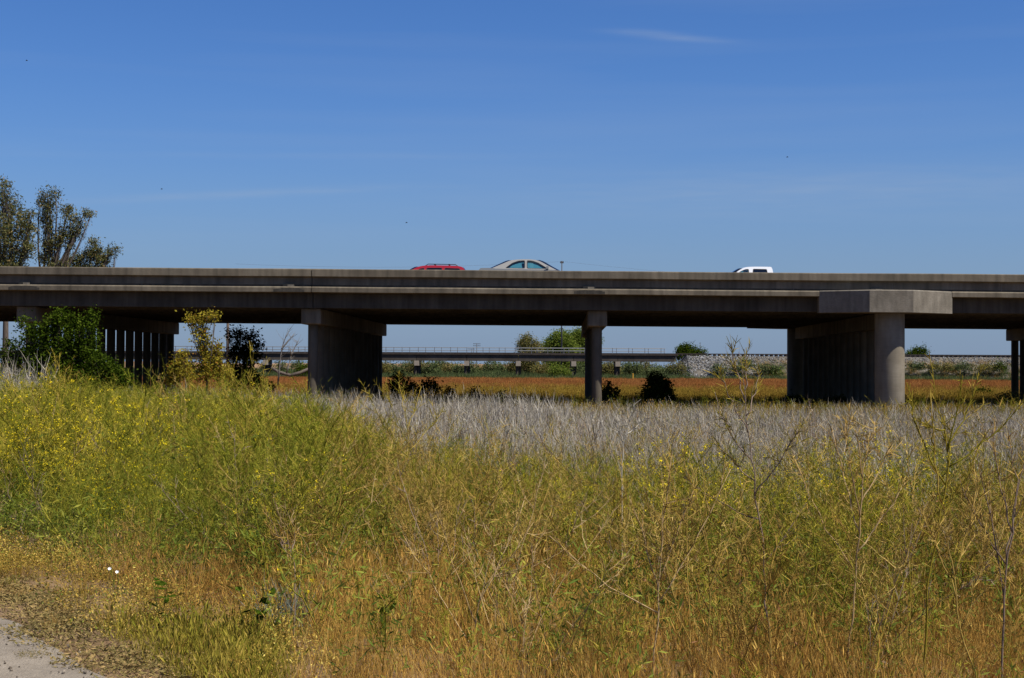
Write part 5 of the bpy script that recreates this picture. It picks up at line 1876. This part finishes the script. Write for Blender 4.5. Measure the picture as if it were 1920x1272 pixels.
g = at(212, 1085, 11.0)
base = Vector((g.x, 11.0, ground_z(g.x, 11.0)))
bw = tag(empty('bindweed', base), 'bindweed with two open white flowers among the tan cushion weeds', 'plant')
sm = MB()
heads = [at(206, 1069, 10.85), at(220, 1075, 10.85)]
for h in heads:
    sm.tube(curve_pts(base, h, (base + h) / 2 + Vector((0.05, -0.03, 0.03)), 5), 0.003, 4, False)
sm.build('stem', M['weed_leaf'], bw)
for h in heads:
    fl = MB()
    ax = (Vector((0.1, -0.7, 0.6))).normalized()
    u = ax.cross(Vector((0, 0, 1))).normalized()
    w = ax.cross(u)
    ring = [h + ax * 0.018 + (u * math.cos(t) + w * math.sin(t)) * (0.012 * (1 + 0.08 * math.cos(5 * t))) for t in np.linspace(0, 2 * math.pi, 21)[:-1]]
    for i in range(20):
        fl.face([h, ring[i], ring[(i + 1) % 20]])
    fl.build('flower', M['white_petal'], bw)

for k, (px, py, d, lab) in enumerate([(302, 1150, 10.0, 'dark broad leaved weed between the tan cushions and the green grass'), (470, 1170, 9.6, 'dark broad leaved weed just left of the blue grey tuft'),
                                      (722, 1105, 9.4, 'small dark leafy weed in the orange grass, lower middle')]):
    g = at(px, py, d)
    base = Vector((g.x, d, ground_z(g.x, d)))
    root = tag(empty('broadleaf_weed', base), lab, 'plant')
    rng = random.Random(400 + k)
    st, lf = MB(), MB()
    for s in range(4):
        pts = sprout(st, rng, base.copy(), Vector((rng.gauss(0, 0.4), rng.gauss(0, 0.4), 1)), rng.uniform(0.22, 0.4), 0.004, 5, 0.2, 0.1)
        for q in range(7):
            j = rng.randrange(1, 6)
            broad_leaf(lf, pts[j], Vector((rng.gauss(0, 1), rng.gauss(0, 1), rng.uniform(0.0, 0.6))), rng.uniform(0.05, 0.09), rng.uniform(0.03, 0.05), rng)
    st.build('stems', M['weed_leaf'], root)
    lf.build('leaves', M['dark_leaf'], root)

# ------------------------------------------------------------------ birds far up
M['bird'] = plain('bird_dark', (0.02, 0.02, 0.02), 0.9)
for px, py, d, lab in [(50, 114, 90, 'tiny dark bird high at the far left of the sky'), (303, 355, 90, 'tiny dark bird right of the gum trees'), (762, 418, 90, 'tiny dark bird above the red SUV'), (1476, 295, 90, 'tiny dark bird high above the white pickup')]:
    c = at(px, py, d)
    root = tag(empty('bird', c), lab, 'bird')
    mb = MB()
    mb.tube([c + Vector((-0.06, 0, 0)), c + Vector((-0.03, 0, 0.005)), c + Vector((0.03, 0, 0.005)), c + Vector((0.065, 0, 0.01)), c + Vector((0.08, 0, 0.008))], [0.006, 0.018, 0.02, 0.012, 0.002], 6)
    mb.build('body', M['bird'], root)
    for s in (-1, 1):
        mb = MB()
        mb.ribbon([c + Vector((0.0, s * 0.01, 0.01)), c + Vector((0.01, s * 0.06, 0.04)), c + Vector((-0.03, s * 0.13, 0.03))], 0.05, Vector((1, 0, 0)))
        mb.build('wing', M['bird'], root)
